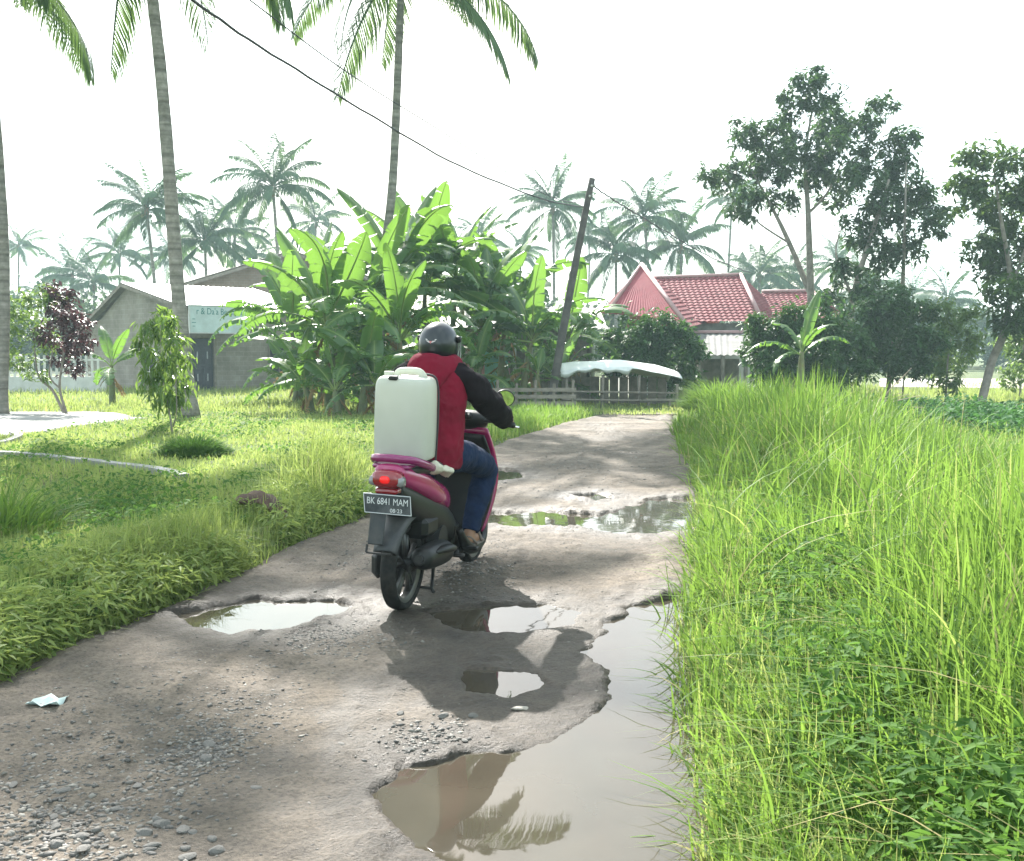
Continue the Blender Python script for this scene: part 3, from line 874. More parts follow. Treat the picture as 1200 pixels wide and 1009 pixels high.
# mango sapling on the lawn with long hanging leaves
sp = onground(203, 512)
tree('mango_sapling', 'young mango sapling with long drooping leaves standing on the lawn', 'sapling', sp.y,
     [(185,385,17),(200,378,14),(168,400,14),(205,400,15),(185,415,20),(175,440,18),(200,435,20),(215,450,14),(190,460,18),(208,470,14),(215,420,12),(168,380,10),(190,365,10)],
     [[(203,512,.022),(198,480,.018),(190,440,.014),(188,380,.007)], [(203,500,.014),(207,480,.012),(206,440,.008),(208,400,.005)]],
     .17, 2600, leafmat('mango_leaves', (.025, .065, .018), (.10, .19, .035), tr=(.34, .5, .08), tfac=.42, rough=.33, spec=.5), droop=.9, ratio=.24, dj=1.5, sub=16)
# low round bush in front; its dark mound also imitates the sapling's cast shadow
bp_ = onground(228, 546)
def low_bush(name, label, px, py, r, hgt, n, mat, blade=True, cat='bush'):
    b = onground(px, py); root = empty(name, b, 0, label, cat)
    q = rng.normal(0, 1, (n, 2)); q /= np.maximum(1, np.linalg.norm(q, axis=1) / 1.6)[:, None]
    rr = np.linalg.norm(q, axis=1) / 1.6
    P_ = np.stack([q[:, 0] * r * .62, q[:, 1] * r * .62, np.zeros(n)], -1)
    V, F, T = blades(P_, hgt * (1 - .6 * rr ** 2) * rng.uniform(.6, 1.1, n), .009 * rng.uniform(.7, 1.6, n) * (1 + b.y * .03), np.arctan2(q[:, 1], q[:, 0]) + rng.normal(0, .5, n), .25 + .6 * rr + np.abs(rng.normal(0, .2, n)), rng.uniform(0, .85, n), 4)
    link('foliage', mesh_np('foliage', V, F, {'tint': T}), mat, root)
    k = MB(); k.tube([(0, 0, -.05), (0, 0, hgt * .3)], [.02, .008], 6); k.build('stem', M_bark, root)
    return root
low_bush('low_bush', 'low rounded feathery bush in front of the sapling, doubling as its imitated shadow', 228, 540, .42, .36, 2600, M_weed)
low_bush('grass_clump', 'clump of broad bladed grass at the lawn beside the pale edging', 2, 632, .42, .62, 420, M_tall, cat='grass clump')
low_bush('roadside_tussock', 'tall grass tussock at the road verge behind the dead brown leaf', 388, 598, .55, .34, 1500, M_tall, cat='grass clump')
low_bush('far_tussock', 'tall bushy grass tussock at the bend of the road', 842, 486, .85, 1.2, 2600, M_tall, cat='grass clump')

# ------------------------------------------------------------------ palms
M_palm = leafmat('palm_leaflets', (.025, .075, .022), (.085, .17, .05), tr=(.2, .3, .06), tfac=.30, rough=.35, spec=.5)
M_palm_far = leafmat('far_palm_leaflets', (.015, .055, .022), (.055, .125, .045), tr=(.15, .25, .07), tfac=.3, rough=.5, spec=.4)
def trunk_mat():
    m, t, o = newmat('palm_trunk')
    tc = N(t, 'ShaderNodeTexCoord')
    mp = N(t, 'ShaderNodeMapping'); mp.inputs['Scale'].default_value = (.4, .4, 9.0)
    t.links.new(tc.outputs['Object'], mp.inputs['Vector'])
    n1 = N(t, 'ShaderNodeTexNoise', Scale=1.0, Detail=4.0); t.links.new(mp.outputs[0], n1.inputs['Vector'])
    n2 = N(t, 'ShaderNodeTexNoise', Scale=7.0, Detail=8.0, Roughness=.7); t.links.new(tc.outputs['Object'], n2.inputs['Vector'])
    a = ramp(t, n1.outputs[0], [(.35, (.15, .135, .12)), (.65, (.33, .30, .27))])
    b = ramp(t, n2.outputs[0], [(.3, (.55, .58, .5)), (.7, (1.2, 1.2, 1.2))])
    mx = N(t, 'ShaderNodeMixRGB', _blend_type='MULTIPLY'); mx.inputs[0].default_value = 1
    t.links.new(a, mx.inputs[1]); t.links.new(b, mx.inputs[2])
    p = N(t, 'ShaderNodeBsdfPrincipled', Roughness=.9); t.links.new(mx.outputs[0], p.inputs['Base Color'])
    bp = N(t, 'ShaderNodeBump', Strength=.9, Distance=.04); t.links.new(n1.outputs[0], bp.inputs['Height']); t.links.new(bp.outputs[0], p.inputs['Normal'])
    t.links.new(p.outputs[0], o.inputs[0]); return m
M_trunk = trunk_mat()
M_sheath = solid('dry_sheath', (.22, .14, .07), .9, .35, 8)
M_coco = solid('coconut', (.16, .17, .05), .5, .3, 6)

def frond_mesh(seed, e0, bend, L=4.4, nl=80, hang=.55, wl=.022):
    r_ = np.random.default_rng(seed)
    ns = 26; pts = []; p = np.zeros(3); dirs = []
    for k in range(ns + 1):
        t = k / ns; e = e0 - bend * (t ** 1.35)
        dv = np.array([math.cos(e), 0, math.sin(e)]); dirs.append(dv); pts.append(p.copy()); p = p + dv * L / ns
    pts = np.array(pts); dirs = np.array(dirs)
    m = MB(); m.tube(pts, [.045 * (1 - .9 * k / ns) + .004 for k in range(ns + 1)], 5)
    V = [np.array(v) for v in m.v]; F = []
    for f in m.f:
        for q in range(1, len(f) - 1): F.append((f[0], f[q], f[q + 1]))
    T = [.35] * len(V)
    for s in (-1, 1):
        for q in range(nl):
            t = .17 + .82 * (q + r_.uniform(-.3, .3)) / nl
            a = t * ns; i = min(int(a), ns - 1); c = pts[i] + (pts[i + 1] - pts[i]) * (a - i); dv = dirs[i]
            ll = 1.0 * math.sin(math.pi * (.12 + .83 * t)) ** .8 * r_.uniform(.82, 1.1) * L / 4.4
            side = np.array([0, s, 0.0]); fwd = dv * (.35 + .5 * t)
            ld = side * .8 + fwd + np.array([0, 0, -.15 - .35 * r_.uniform(0, 1)]); ld /= np.linalg.norm(ld)
            wv = np.cross(ld, np.array([0, 0, 1.0])); wv /= np.linalg.norm(wv) + 1e-9
            wv = wv * .8 + np.array([0, 0, .6]); wv /= np.linalg.norm(wv)
            w0 = wl * L / 4.4
            mid = c + ld * ll * .5 + np.array([0, 0, -hang * ll * .16]); tip = c + ld * ll * .85 + np.array([0, 0, -hang * ll * r_.uniform(.6, 1.0)])
            b = len(V); tt = r_.uniform(.1, .9)
            V += [c - wv * w0 * .5, c + wv * w0 * .5, mid - wv * w0, mid + wv * w0, tip]; T += [tt] * 5
            F += [(b, b + 1, b + 3), (b, b + 3, b + 2), (b + 2, b + 3, b + 4)]
    return mesh_np('frond', np.array(V), np.array(F), {'tint': T})
FR = {}
spec = {'up': [(1.35, .75), (1.2, .9), (1.1, 1.1)], 'mid': [(.85, 1.25), (.7, 1.35), (.55, 1.3)], 'low': [(.25, 1.3), (.05, 1.25), (.3, 1.6)], 'hang': [(-.35, 1.15), (-.6, .9), (-.2, 1.4)]}
for kind, L_ in spec.items():
    for k, (e, b) in enumerate(L_):
        FR[kind, k, 0] = frond_mesh(hash(kind) % 1 + k * 7 + len(kind), e, b, hang=.5 if kind != 'hang' else .8); FR[kind, k, 0].materials.append(M_palm)
        FR[kind, k, 1] = frond_mesh(k * 5 + 3 + len(kind), e, b, nl=52, hang=.6, wl=.042); FR[kind, k, 1].materials.append(M_palm_far)
coco = rock(5, .9, 2)
coco.materials.append(M_coco)
def palm(label, path, crown_scale, rad, group=None, far=1, nf=24, cat='palm tree', name='coconut_palm', phase=0.0, nuts=4, lowmix=1.0, boots=False):
    """path: world points from base to crown centre"""
    base = Vector(path[0]); root = empty(name, base, 0, label, cat, group)
    K = spl([tuple(Vector(p) - base) for p in path], 26)
    rr = [rad * (1.0 + .75 * math.exp(-k / 1.6) - .35 * k / 25) * (1 + .03 * math.sin(k * 2.1)) for k in range(26)]
    m = MB(); m.tube(K, rr, 12); m.build('trunk', M_trunk, root, True)
    top = Vector(K[-1])
    m = MB(); m.tube([top - Vector((0, 0, .5 * crown_scale)), top, top + Vector((0, 0, .5 * crown_scale))], [rad * .8, rad * 1.25, rad * .5], 8); m.build('crown_shaft', M_sheath, root, True)
    for k in range(nf):
        a = phase + k * 2.39996 + rng.normal(0, .12); f = k / nf
        kind = 'up' if f < .24 else 'mid' if f < .55 else 'low' if f < .55 + .30 * lowmix else 'hang'
        o = link('frond', FR[kind, int(rng.integers(3)), far], None, root, top + Vector((0, 0, .25 * crown_scale * (1 - f))), (rng.normal(0, .12), rng.normal(0, .1), a))
        s = crown_scale * rng.uniform(.86, 1.08); o.scale = (s, s, s)
    for k in range(nuts):
        a = k * 6.28 / max(1, nuts) + phase
        o = link('coconut', coco, None, root, top + Vector((math.cos(a) * rad * 1.9, math.sin(a) * rad * 1.9, -.30 * crown_scale - .1 * (k % 2)))); o.scale = (.13,) * 3
    return root
def ppath(d, pxs):
    P = [W(p[0], p[1], d) for p in pxs]; P[0].z = gz(P[0].x, P[0].y) - .1
    return P
palm('near coconut palm with a thick curving trunk standing on the lawn', ppath(22.3, [(222, 485), (210, 360), (198, 200), (188, 80), (178, -10), (172, -90), (168, -165)]), 1.05, .155, far=0, phase=.4, nuts=6, nf=28, lowmix=.5)
palm('coconut palm rising out of the banana grove', ppath(30, [(442, 462), (448, 330), (460, 215), (466, 90), (469, 10), (470, -50)]), 1.15, .145, far=0, phase=1.1, nuts=6, nf=26)
palm('coconut palm with a dark swollen base at the edge of the concrete slab', ppath(23.5, [(-4, 478), (2, 400), (3, 300), (-2, 200), (-12, 60), (-18, -60)]), .95, .17, far=0, phase=2.0, nuts=5)
FP = [  # crown px, py, trunk foot px, distance, scale, label
 (172, 248, 188, 48, .98, 'coconut palm with a tall thin trunk behind the block house'),
 (240, 285, 246, 50, 1.0, 'low coconut palm right behind the ridge of the block house'),
 (320, 222, 330, 46, .98, 'tall coconut palm standing over the gable of the larger house'),
 (648, 245, 650, 56, 1.0, 'coconut palm rising behind the leaning utility pole'),
 (722, 300, 722, 52, .95, 'shorter coconut palm left of the red roof peak'),
 (755, 258, 768, 54, 1.0, 'tall leaning coconut palm behind the red roof peak'),
 (798, 290, 800, 56, 1.05, 'bushy coconut palm behind the long red ridge'),
 (858, 235, 850, 66, .75, 'distant small coconut palm behind the tall slender tree'),
]
for q, (cx, cy, fx, d, s, lb) in enumerate(FP):
    d *= 1.5
    palm(lb, ppath(d, [(fx, 432), ((fx * .6 + cx * .4), cy + 90), (cx, cy)]), s, .15, far=1, nf=24, phase=q * .9, nuts=4)
for q, (cx, cy, d, s) in enumerate([(85, 325, 70, 1.0), (110, 335, 66, .9), (48, 350, 80, .9), (22, 290, 85, .8), (140, 300, 75, .9), (275, 275, 72, 1.0), (370, 262, 74, .95), (200, 300, 78, 1.0), (300, 300, 80, .9), (560, 280, 76, .9), (610, 300, 80, .9), (690, 280, 85, .9), (890, 325, 62, .9), (925, 335, 66, .9), (870, 330, 70, .85), (1010, 340, 72, .9), (1070, 350, 75, .9), (1110, 355, 70, .9), (980, 310, 80, .9)]):
    d *= 1.4
    palm('hazy palm in the grove behind the houses', ppath(d, [(cx + rng.uniform(-8, 8), 430), (cx, cy + 50), (cx, cy)]), s, .15, 'hazy palms in the far grove', 1, 20, phase=q * 1.3, nuts=0)

# far wood behind everything
P_, T_ = [], []
blobs = []
for q in range(260):
    a = rng.uniform(-60, 1260); d = rng.uniform(78, 110); top = 392 - 24 * fbm(np.array([a / 90.0]), np.array([d / 9]), 3)[0] - (18 if a < 620 else 4)
    blobs.append((W(a, rng.uniform(top, 424), d), rng.uniform(1.4, 2.6)))
tag(link('far_wood', crown_mesh('far_wood', blobs, .55, 130, .8, .2, .6, 8, .6), M_far), 'hazy belt of distant trees closing off the horizon', 'wood', kind='stuff')

# ------------------------------------------------------------------ bananas
def banana_mat(name, dark, light, tr, tfac=.42):
    m, t, o = newmat(name)
    a = N(t, 'ShaderNodeObjectInfo'); at = N(t, 'ShaderNodeAttribute', _attribute_name='tint')
    c = ramp(t, a.outputs['Random'], [(0, dark), (1, light)])
    rib = N(t, 'ShaderNodeMixRGB'); rib.inputs[2].default_value = (.30, .38, .12, 1)
    t.links.new(at.outputs['Fac'], rib.inputs[0]); t.links.new(c, rib.inputs[1])
    p = N(t, 'ShaderNodeBsdfPrincipled', Roughness=.34); p.inputs['Specular IOR Level'].default_value = .5
    t.links.new(rib.outputs[0], p.inputs['Base Color'])
    tl = N(t, 'ShaderNodeBsdfTranslucent'); tl.inputs[0].default_value = (*tr, 1)
    ms = N(t, 'ShaderNodeMixShader'); ms.inputs[0].default_value = tfac
    t.links.new(p.outputs[0], ms.inputs[1]); t.links.new(tl.outputs[0], ms.inputs[2]); t.links.new(ms.outputs[0], o.inputs[0])
    return m
M_ban = banana_mat('banana_leaf', (.022, .072, .022), (.06, .14, .035), (.20, .38, .05), .38)
M_ban_dead = leafmat('dead_banana_leaf', (.16, .10, .045), (.32, .22, .10), tr=(.4, .28, .12), tfac=.3, rough=.9, spec=.1, use='obj')
M_stem = solid('banana_stem', (.12, .15, .06), .6, .35, 5, dirt=(.20, .13, .06), dirt_amt=.8)
M_fruit = solid('banana_fruit', (.16, .26, .05), .5, .2, 5)

def banana_leaf_mesh(seed, e0, bend, tear=.5, L=2.2, Wd=.30, fold=.25, droop=.35):
    r_ = np.random.default_rng(seed); ns = 40
    pts = []; p = np.zeros(3); dirs = []
    yaw = r_.normal(0, .12)
    for k in range(ns + 1):
        t = k / ns; e = e0 - bend * t ** 1.5; y_ = yaw * t
        dv = np.array([math.cos(e) * math.cos(y_), math.cos(e) * math.sin(y_), math.sin(e)]); dirs.append(dv); pts.append(p.copy()); p = p + dv * L / ns
    pts = np.array(pts); dirs = np.array(dirs)
    m = MB(); m.tube(pts, [.028 * (1 - .85 * k / ns) for k in range(ns + 1)], 5)
    V = [np.array(v) for v in m.v]; F = []; T = [1.0] * len(V)
    for f in m.f:
        for q in range(1, len(f) - 1): F.append((f[0], f[q], f[q + 1]))
    k0 = int(ns * .14)
    def width(t):
        u = (t - .14) / .86
        return Wd * max(0.0, math.sin(math.pi * min(1, max(0, u)) ** .75)) ** .55 * (1.0 if u < .995 else .2)
    for s in (-1, 1):
        k = k0
        while k < ns:
            g = 1 + int(r_.exponential(6.0 * (1.05 - tear)))
            e = min(ns, k + g); dl = droop * r_.uniform(.2, 1.5) * (.5 + tear); sh = r_.normal(0, .35) * tear
            b = len(V); cnt = 0
            for q in range(k, e + 1):
                t = q / ns; w_ = width(t); dv = dirs[q]
                side = np.array([-dv[1], dv[0], 0]) * s; side /= np.linalg.norm(side) + 1e-9
                up = np.cross(dv, side) * s; up = up if up[2] > 0 else -up
                off = (q - (k + e) / 2) * L / ns * (-.22 * tear) + sh * L / ns
                prev = pts[q]; V.append(prev + up * .004); T.append(.45)
                an = fold
                for j, fr in enumerate((.34, .33, .33)):
                    an -= dl * (.35 + .6 * j)
                    prev = prev + (side * math.cos(an) + up * math.sin(an)) * w_ * fr + dv * (.06 * w_ + off * fr)
                    V.append(prev); T.append(0.06 * r_.uniform(0, 1))
                cnt += 1
            for q in range(cnt - 1):
                for j in range(3):
                    a0 = b + q * 4 + j; F += [(a0, a0 + 1, a0 + 5), (a0, a0 + 5, a0 + 4)]
            k = e
    return mesh_np('leaf', np.array(V), np.array(F), {'tint': T}, True)
BL = {}
for kk, (e0, bd, te) in enumerate([(1.45, .5, .35), (1.3, .8, .5), (1.15, 1.3, .65), (.95, 1.6, .8), (.8, 1.8, .85), (.65, 1.4, .75), (.45, 1.5, .9), (.2, 1.4, .92), (.9, 1.3, .55), (.1, .8, .85)]):
    BL[kk] = banana_leaf_mesh(kk + 3, e0, bd, te); BL[kk].materials.append(M_ban)
BD = []
for kk in range(3):
    me = banana_leaf_mesh(40 + kk, -.5 - .3 * kk, .9 - .2 * kk, .9, L=1.6, Wd=.16, droop=.9); me.materials.append(M_ban_dead); BD.append(me)
def banana(label, base, hstem, size=1.0, nl=9, group='banana plants in the roadside grove', tilt=(0, 0), phase=0, dead=3, fruit=False, upright=.5, name='banana_plant', rad=.10, skip=None):
    root = empty(name, base, 0, label, 'banana plant', group)
    top = Vector((tilt[0], tilt[1], hstem))
    K = spl([(0, 0, -.1, rad * 1.25), (tilt[0] * .2, tilt[1] * .2, hstem * .35, rad), (tilt[0] * .6, tilt[1] * .6, hstem * .75, rad * .8), (*top, rad * .5)], 14)
    m = MB(); m.tube([k[:3] for k in K], [k[3] for k in K], 10); m.build('stem', M_stem, root, True)
    for k in range(nl):
        f = k / max(1, nl - 1); a = phase + k * 2.5 + rng.normal(0, .25)
        pool = [0, 1] if f < .12 else [1, 2, 8] if f < .1 + .4 * upright else [2, 3, 4, 5, 8] if f < .6 else [4, 6, 7, 9]
        o = link('leaf', BL[pool[int(rng.integers(len(pool)))]], None, root, top - Vector((0, 0, .12 * f * hstem * .6)), (rng.normal(0, .22), rng.normal(0, .12), a))
        s_ = size * rng.uniform(.85, 1.12); o.scale = (s_, s_, s_)
    for k in range(dead):
        o = link('dead_leaf', BD[k % 3], None, root, top * rng.uniform(.55, .9), (rng.normal(0, .3), 0, phase + k * 2.1 + 1)); o.scale = (size * .8 * rng.uniform(.6, 1),) * 3
    if fruit:
        m = MB()
        for row in range(6):
            for q in range(7):
                a = q * .9 + row * .4; rr = .09 + .02 * math.sin(row)
                c = Vector((math.cos(a) * rr, math.sin(a) * rr, -.25 - .09 * row))
                m.tube([c, c + Vector((math.cos(a) * .05, math.sin(a) * .05, .05)), c + Vector((math.cos(a) * .06, math.sin(a) * .06, .12))], [.012, .018, .008], 5)
        m.tube([(0, 0, .1), (0, 0, -.9)], .018, 5)
        o = m.build('fruit_bunch', M_fruit, root, True); o.location = top + Vector((-.25, -.25, .05))
    return root
# foot px, foot distance (from the ground line), crown height m, leaf size
GB = [(358, 470, 1.3, .9, 9, (.1, -.2)), (352, 474, 2.6, 1.05, 10, (-.3, .2)), (400, 486, 2.5, 1.05, 11, (-.35, 0)), (432, 482, 3.1, 1.15, 11, (0, .2)), (462, 478, 4.1, 1.15, 11, (.1, 0)),
      (495, 476, 3.9, 1.15, 11, (.1, .2)), (528, 474, 4.3, 1.1, 10, (.2, 0)), (560, 476, 2.6, 1.0, 10, (.1, -.1)), (585, 472, 3.4, 1.1, 10, (.3, 0)), (612, 478, 2.2, 1.0, 9, (.3, -.1)), (655, 470, 2.5, 1.0, 9, (.3, 0)), (380, 468, 3.2, 1.1, 10, (-.2, .3)), (540, 466, 4.6, 1.1, 9, (.1, .3)), (470, 486, 2.1, 1.0, 9, (0, -.2))]
BLAB = ['banana plant at the end of the grove beside the shop sign', 'banana plant with broad sunlit leaves near the larger house wall', 'banana plant with a bare brown stem at the front of the grove by the lawn', 'tall banana plant in the thick of the grove behind the jerrycan', 'tallest leafy banana plant of the grove behind the rider', 'dense banana plant directly behind the rider in the grove', 'banana plant with high upright leaves behind the helmet', 'lower banana plant behind the sleeve of the rider', 'banana plant with a brown stem near the utility pole', 'short banana plant at the foot of the utility pole', 'banana plant between the utility pole and the white tarpaulin', 'banana plant at the back of the grove near the rising palm trunk', 'banana plant at the back of the grove reaching above the others', 'low banana plant filling the front of the grove behind the jerrycan']
for q, (px, py, h_, s_, nl, tl) in enumerate(GB):
    b = onground(px, py)
    banana(BLAB[q], b, h_ * .92, s_ * 1.25, nl + 5, phase=q * 1.7, tilt=tl, fruit=q in (3,), upright=.6 if q in (4, 6, 12, 8) else .4, dead=4 if q in (2, 8, 9, 10) else 2)
for q, (px, py, h_) in enumerate([(346, 478, .5), (375, 476, 1.3), (418, 476, 1.2), (448, 474, 1.5), (484, 470, 1.4), (515, 478, 1.1), (548, 480, 1.0), (572, 466, 1.5), (598, 468, 1.3), (622, 470, 1.2), (648, 476, .8), (672, 472, 1.2), (365, 487, .7), (395, 490, .6), (425, 489, .9), (455, 490, .8), (385, 484, 1.0)]):
    banana('half grown banana sucker filling the undergrowth of the grove', onground(px, py), h_, .85, 8, 'banana suckers in the grove', (rng.normal(0, .15), rng.normal(0, .1)), q * 2.2, 3, upright=.4)
banana('small banana plant with a ragged brown base on the lawn by the purple shrub', onground(132, 478), 1.2, .72, 7, None, (0, 0), 2.6, 6, rad=.09)
banana('young banana plant in front of the dark mango tree', Vector((W(938, 480, 24.2).x, 24.2, gz(W(938, 480, 24.2).x, 24.2))), 1.5, .62, 7, None, (0, 0), .3, 1, upright=.9)
banana('very young banana shoot beside the bent road tussock', onground(905, 472), .45, .5, 5, None, (0, 0), 1.0, 0, upright=.9)
banana('young banana shoot with a reddish base just left of the utility pole', onground(630, 481), 1.0, .5, 6, None, (0, 0), 1.6, 2, upright=.8)

# ------------------------------------------------------------------ buildings
def block_mat(name, c1, c2, mortar, scale=1.0, strength=.4):
    m, t, o = newmat(name)
    tc = N(t, 'ShaderNodeTexCoord')
    sp_ = N(t, 'ShaderNodeSeparateXYZ'); t.links.new(tc.outputs['Object'], sp_.inputs[0])
    ad = N(t, 'ShaderNodeMath', _operation='ADD'); t.links.new(sp_.outputs[0], ad.inputs[0]); t.links.new(sp_.outputs[1], ad.inputs[1])
    cb = N(t, 'ShaderNodeCombineXYZ'); t.links.new(ad.outputs[0], cb.inputs[0]); t.links.new(sp_.outputs[2], cb.inputs[1])
    br = N(t, 'ShaderNodeTexBrick', Scale=scale); br.inputs['Brick Width'].default_value = .4; br.inputs['Row Height'].default_value = .2; br.inputs['Mortar Size'].default_value = .012
    br.inputs['Color1'].default_value = (*c1, 1); br.inputs['Color2'].default_value = (*c2, 1); br.inputs['Mortar'].default_value = (*mortar, 1)
    t.links.new(cb.outputs[0], br.inputs['Vector'])
    nz = N(t, 'ShaderNodeTexNoise', Scale=1.3, Detail=8.0, Roughness=.7); t.links.new(tc.outputs['Object'], nz.inputs['Vector'])
    st = ramp(t, nz.outputs[0], [(.3, (.6, .58, .55)), (.65, (1.1, 1.1, 1.08))])
    mx = N(t, 'ShaderNodeMixRGB', _blend_type='MULTIPLY'); mx.inputs[0].default_value = 1
    t.links.new(br.outputs[0], mx.inputs[1]); t.links.new(st, mx.inputs[2])
    p = N(t, 'ShaderNodeBsdfPrincipled', Roughness=.9); t.links.new(mx.outputs[0], p.inputs['Base Color'])
    bp = N(t, 'ShaderNodeBump', Strength=strength, Distance=.02); t.links.new(br.outputs['Fac'], bp.inputs['Height']); bp.invert = True
    t.links.new(bp.outputs[0], p.inputs['Normal']); t.links.new(p.outputs[0], o.inputs[0]); return m
M_block = block_mat('block_wall', (.27, .245, .215), (.235, .215, .19), (.30, .28, .255))
M_brickw = block_mat('brick_wall', (.30, .22, .17), (.26, .19, .15), (.30, .27, .24), 1.6)
M_zinc = solid('zinc_roof', (.55, .57, .58), .45, .15, 2, metal=.6, dirt=(.35, .3, .25), dirt_amt=.4)
M_zinc_dark = solid('old_zinc_roof', (.28, .27, .26), .6, .3, 2, metal=.3, dirt=(.2, .14, .1))
M_dark = solid('dark_interior', (.03, .03, .035), .9)
M_door = solid('dark_blue_door', (.035, .04, .06), .5, .3, 5)
M_white = solid('white_paint', (.62, .61, .58), .7, .12, 3, dirt=(.35, .33, .28), dirt_amt=.35)
M_timber = solid('weathered_timber', (.22, .19, .16), .9, .35, 5, bump=.5)

def wave_panel(m, A, B, Cc, D, pitch=.2, amp=.02, rows=1, step=0.0, thick=.02):
    """corrugated or tiled slope: A-B along the eave, D-C along the top"""
    A, B, Cc, D = map(Vector, (A, B, Cc, D))
    el = (B - A); L_ = el.length; e = el.normalized(); nrm = e.cross((D - A)).normalized()
    if nrm.z < 0: nrm = -nrm
    nc = max(4, int(L_ / pitch * 6)); rows_pts = []
    ts_ = []
    for r_ in range(rows):
        ts_ += [(r_ / rows, step), ((r_ + .97) / rows, 0.0)] if step else [(r_ / rows, 0)]
    ts_.append((1.0, 0))
    V = []
    for t, st in ts_:
        a = A.lerp(D, t); b = B.lerp(Cc, t)
        for c in range(nc + 1):
            p = a.lerp(b, c / nc); ph = (p - A).dot(e) / pitch * 2 * math.pi
            V.append(p + nrm * (amp * math.sin(ph) + st))
    F = [(r_ * (nc + 1) + c, r_ * (nc + 1) + c + 1, (r_ + 1) * (nc + 1) + c + 1, (r_ + 1) * (nc + 1) + c) for r_ in range(len(ts_) - 1) for c in range(nc)]
    m.add(V, F)
    return nrm

def text_mesh(body, size, mat, parent, M, name='lettering', shear=0.0, extrude=.001, xscale=1.0):
    cu = bpy.data.curves.new('lettering', 'FONT'); cu.body = body; cu.size = size; cu.extrude = extrude; cu.shear = shear
    cu.align_x = 'CENTER'; cu.align_y = 'CENTER'
    ob = bpy.data.objects.new('tmp_text', cu); C.objects.link(ob)
    dg = bpy.context.evaluated_depsgraph_get()
    me = bpy.data.meshes.new_from_object(ob.evaluated_get(dg))
    bpy.data.objects.remove(ob); bpy.data.curves.remove(cu)
    me.transform(Matrix.Diagonal((xscale, 1, 1, 1)))
    me.materials.clear(); me.materials.append(mat)
    o = link(name, me, None, parent); o.matrix_local = M
    return o

# --- block house with the shop sign: local x along the shop front, local y into the house
hc = W(213, 450, 41.0); hz = gz(hc.x, hc.y)
ROT = R(45)
house = empty('block_house', (hc.x, hc.y, hz), ROT, 'unplastered grey block house with low zinc roof and a dark front door', 'house')
FL, GW = 5.6, 9.0          # front length, gable width
EH, RH = 3.6, 4.5        # eave and ridge height
m = MB()
m.add([(0, 0, -.5), (0, GW, -.5), (0, GW, 2.6), (0, GW * .82, 3.05), (0, GW * .5, RH - .05), (0, 0, EH)], [(0, 5, 4, 3, 2, 1)])          # gable side
m.add([(0, 0, -.5), (.45, 0, -.5), (.45, 0, EH), (0, 0, EH), (1.45, 0, -.5), (FL, 0, -.5), (FL, 0, EH), (1.45, 0, EH), (.45, 0, 2.15), (1.45, 0, 2.15)], [(0, 1, 2, 3), (4, 5, 6, 7), (8, 9, 7, 2)])
m.add([(FL, 0, -.5), (FL, GW, -.5), (FL, GW, 2.6), (FL, GW * .5, RH - .05), (FL, 0, EH)], [(0, 1, 2, 3, 4)])
m.add([(0, GW, -.5), (FL, GW, -.5), (FL, GW, 2.6), (0, GW, 2.6)], [(0, 3, 2, 1)])
m.build('wall', M_block, house)
m = MB(); m.box((0.95, -.02, -.35), (1.6, .5, .3)); m.build('door_step', concrete, house)
m = MB(); m.box((0.95, .10, 1.06), (.94, .05, 2.14)); dr = m.build('door', M_door, house)
for zz_ in (.55, 1.45):
    for xx in (-.22, .22):
        k = MB(); k.box((0.95 + xx, .065, zz_), (.30, .03, .75), bev=.01); k.build('panel', M_door, dr)
        k = MB(); k.box((0.95 + xx, .045, zz_), (.05, .02, .30), bev=.008); k.build('inlay', solid('door_inlay_%d%d' % (zz_ * 10, xx * 10 + 5), (.35, .36, .38), .5), dr)
k = MB(); k.box((0.41, .03, 1.1), (.08, .14, 2.2)).box((1.49, .03, 1.1), (.08, .14, 2.2)).box((0.95, .03, 2.2), (1.16, .14, .09)); k.build('door_frame', M_timber, house)
m = MB(); wave_panel(m, (-.35, -.75, EH - .19), (FL + .4, -.75, EH - .19), (FL + .4, GW * .5, RH + .03), (-.35, GW * .5, RH + .03), .25, .018); rf = m.build('roof', M_zinc, house, True)
m = MB(); wave_panel(m, (FL + .4, GW + .4, 2.55), (-.35, GW + .4, 2.55), (-.35, GW * .5, RH + .03), (FL + .4, GW * .5, RH + .03), .25, .018); m.build('roof', M_zinc_dark, house, True)
m = MB(); m.box((-.33, 0, 0), (.05, .05, .02)); 
m = MB()
for (ya, za, yb, zb) in ((-.75, EH - .24, GW * .5, RH - .03), (GW * .5, RH - .03, GW + .4, 2.48)):
    m.add([(-.38, ya, za - .12), (-.38, yb, zb - .12), (-.38, yb, zb + .02), (-.38, ya, za + .02), (-.33, ya, za - .12), (-.33, yb, zb - .12), (-.33, yb, zb + .02), (-.33, ya, za + .02)], [(0, 1, 2, 3), (7, 6, 5, 4), (0, 4, 5, 1), (3, 2, 6, 7)])
m.build('barge_board', M_timber, house)
# gable window and side clutter
m = MB(); m.box((-.03, 2.6, 1.2), (.1, 1.1, 1.0)); wn = m.build('window', M_white, house)
m = MB(); m.box((-.09, 2.33, 1.2), (.03, .44, .84)); m.build('pane', M_dark, wn)
m = MB(); m.box((-.09, 2.87, 1.2), (.03, .44, .84)); m.build('pane', M_dark, wn)
m = MB(); m.box((4.45, -.03, 1.25), (.95, .1, 1.2)); wn = m.build('window', M_timber, house)
m = MB(); m.box((4.22, -.09, 1.25), (.40, .03, 1.05)); m.build('pane', M_dark, wn)
m = MB(); m.box((4.68, -.09, 1.25), (.40, .03, 1.05)); m.build('pane', M_dark, wn)
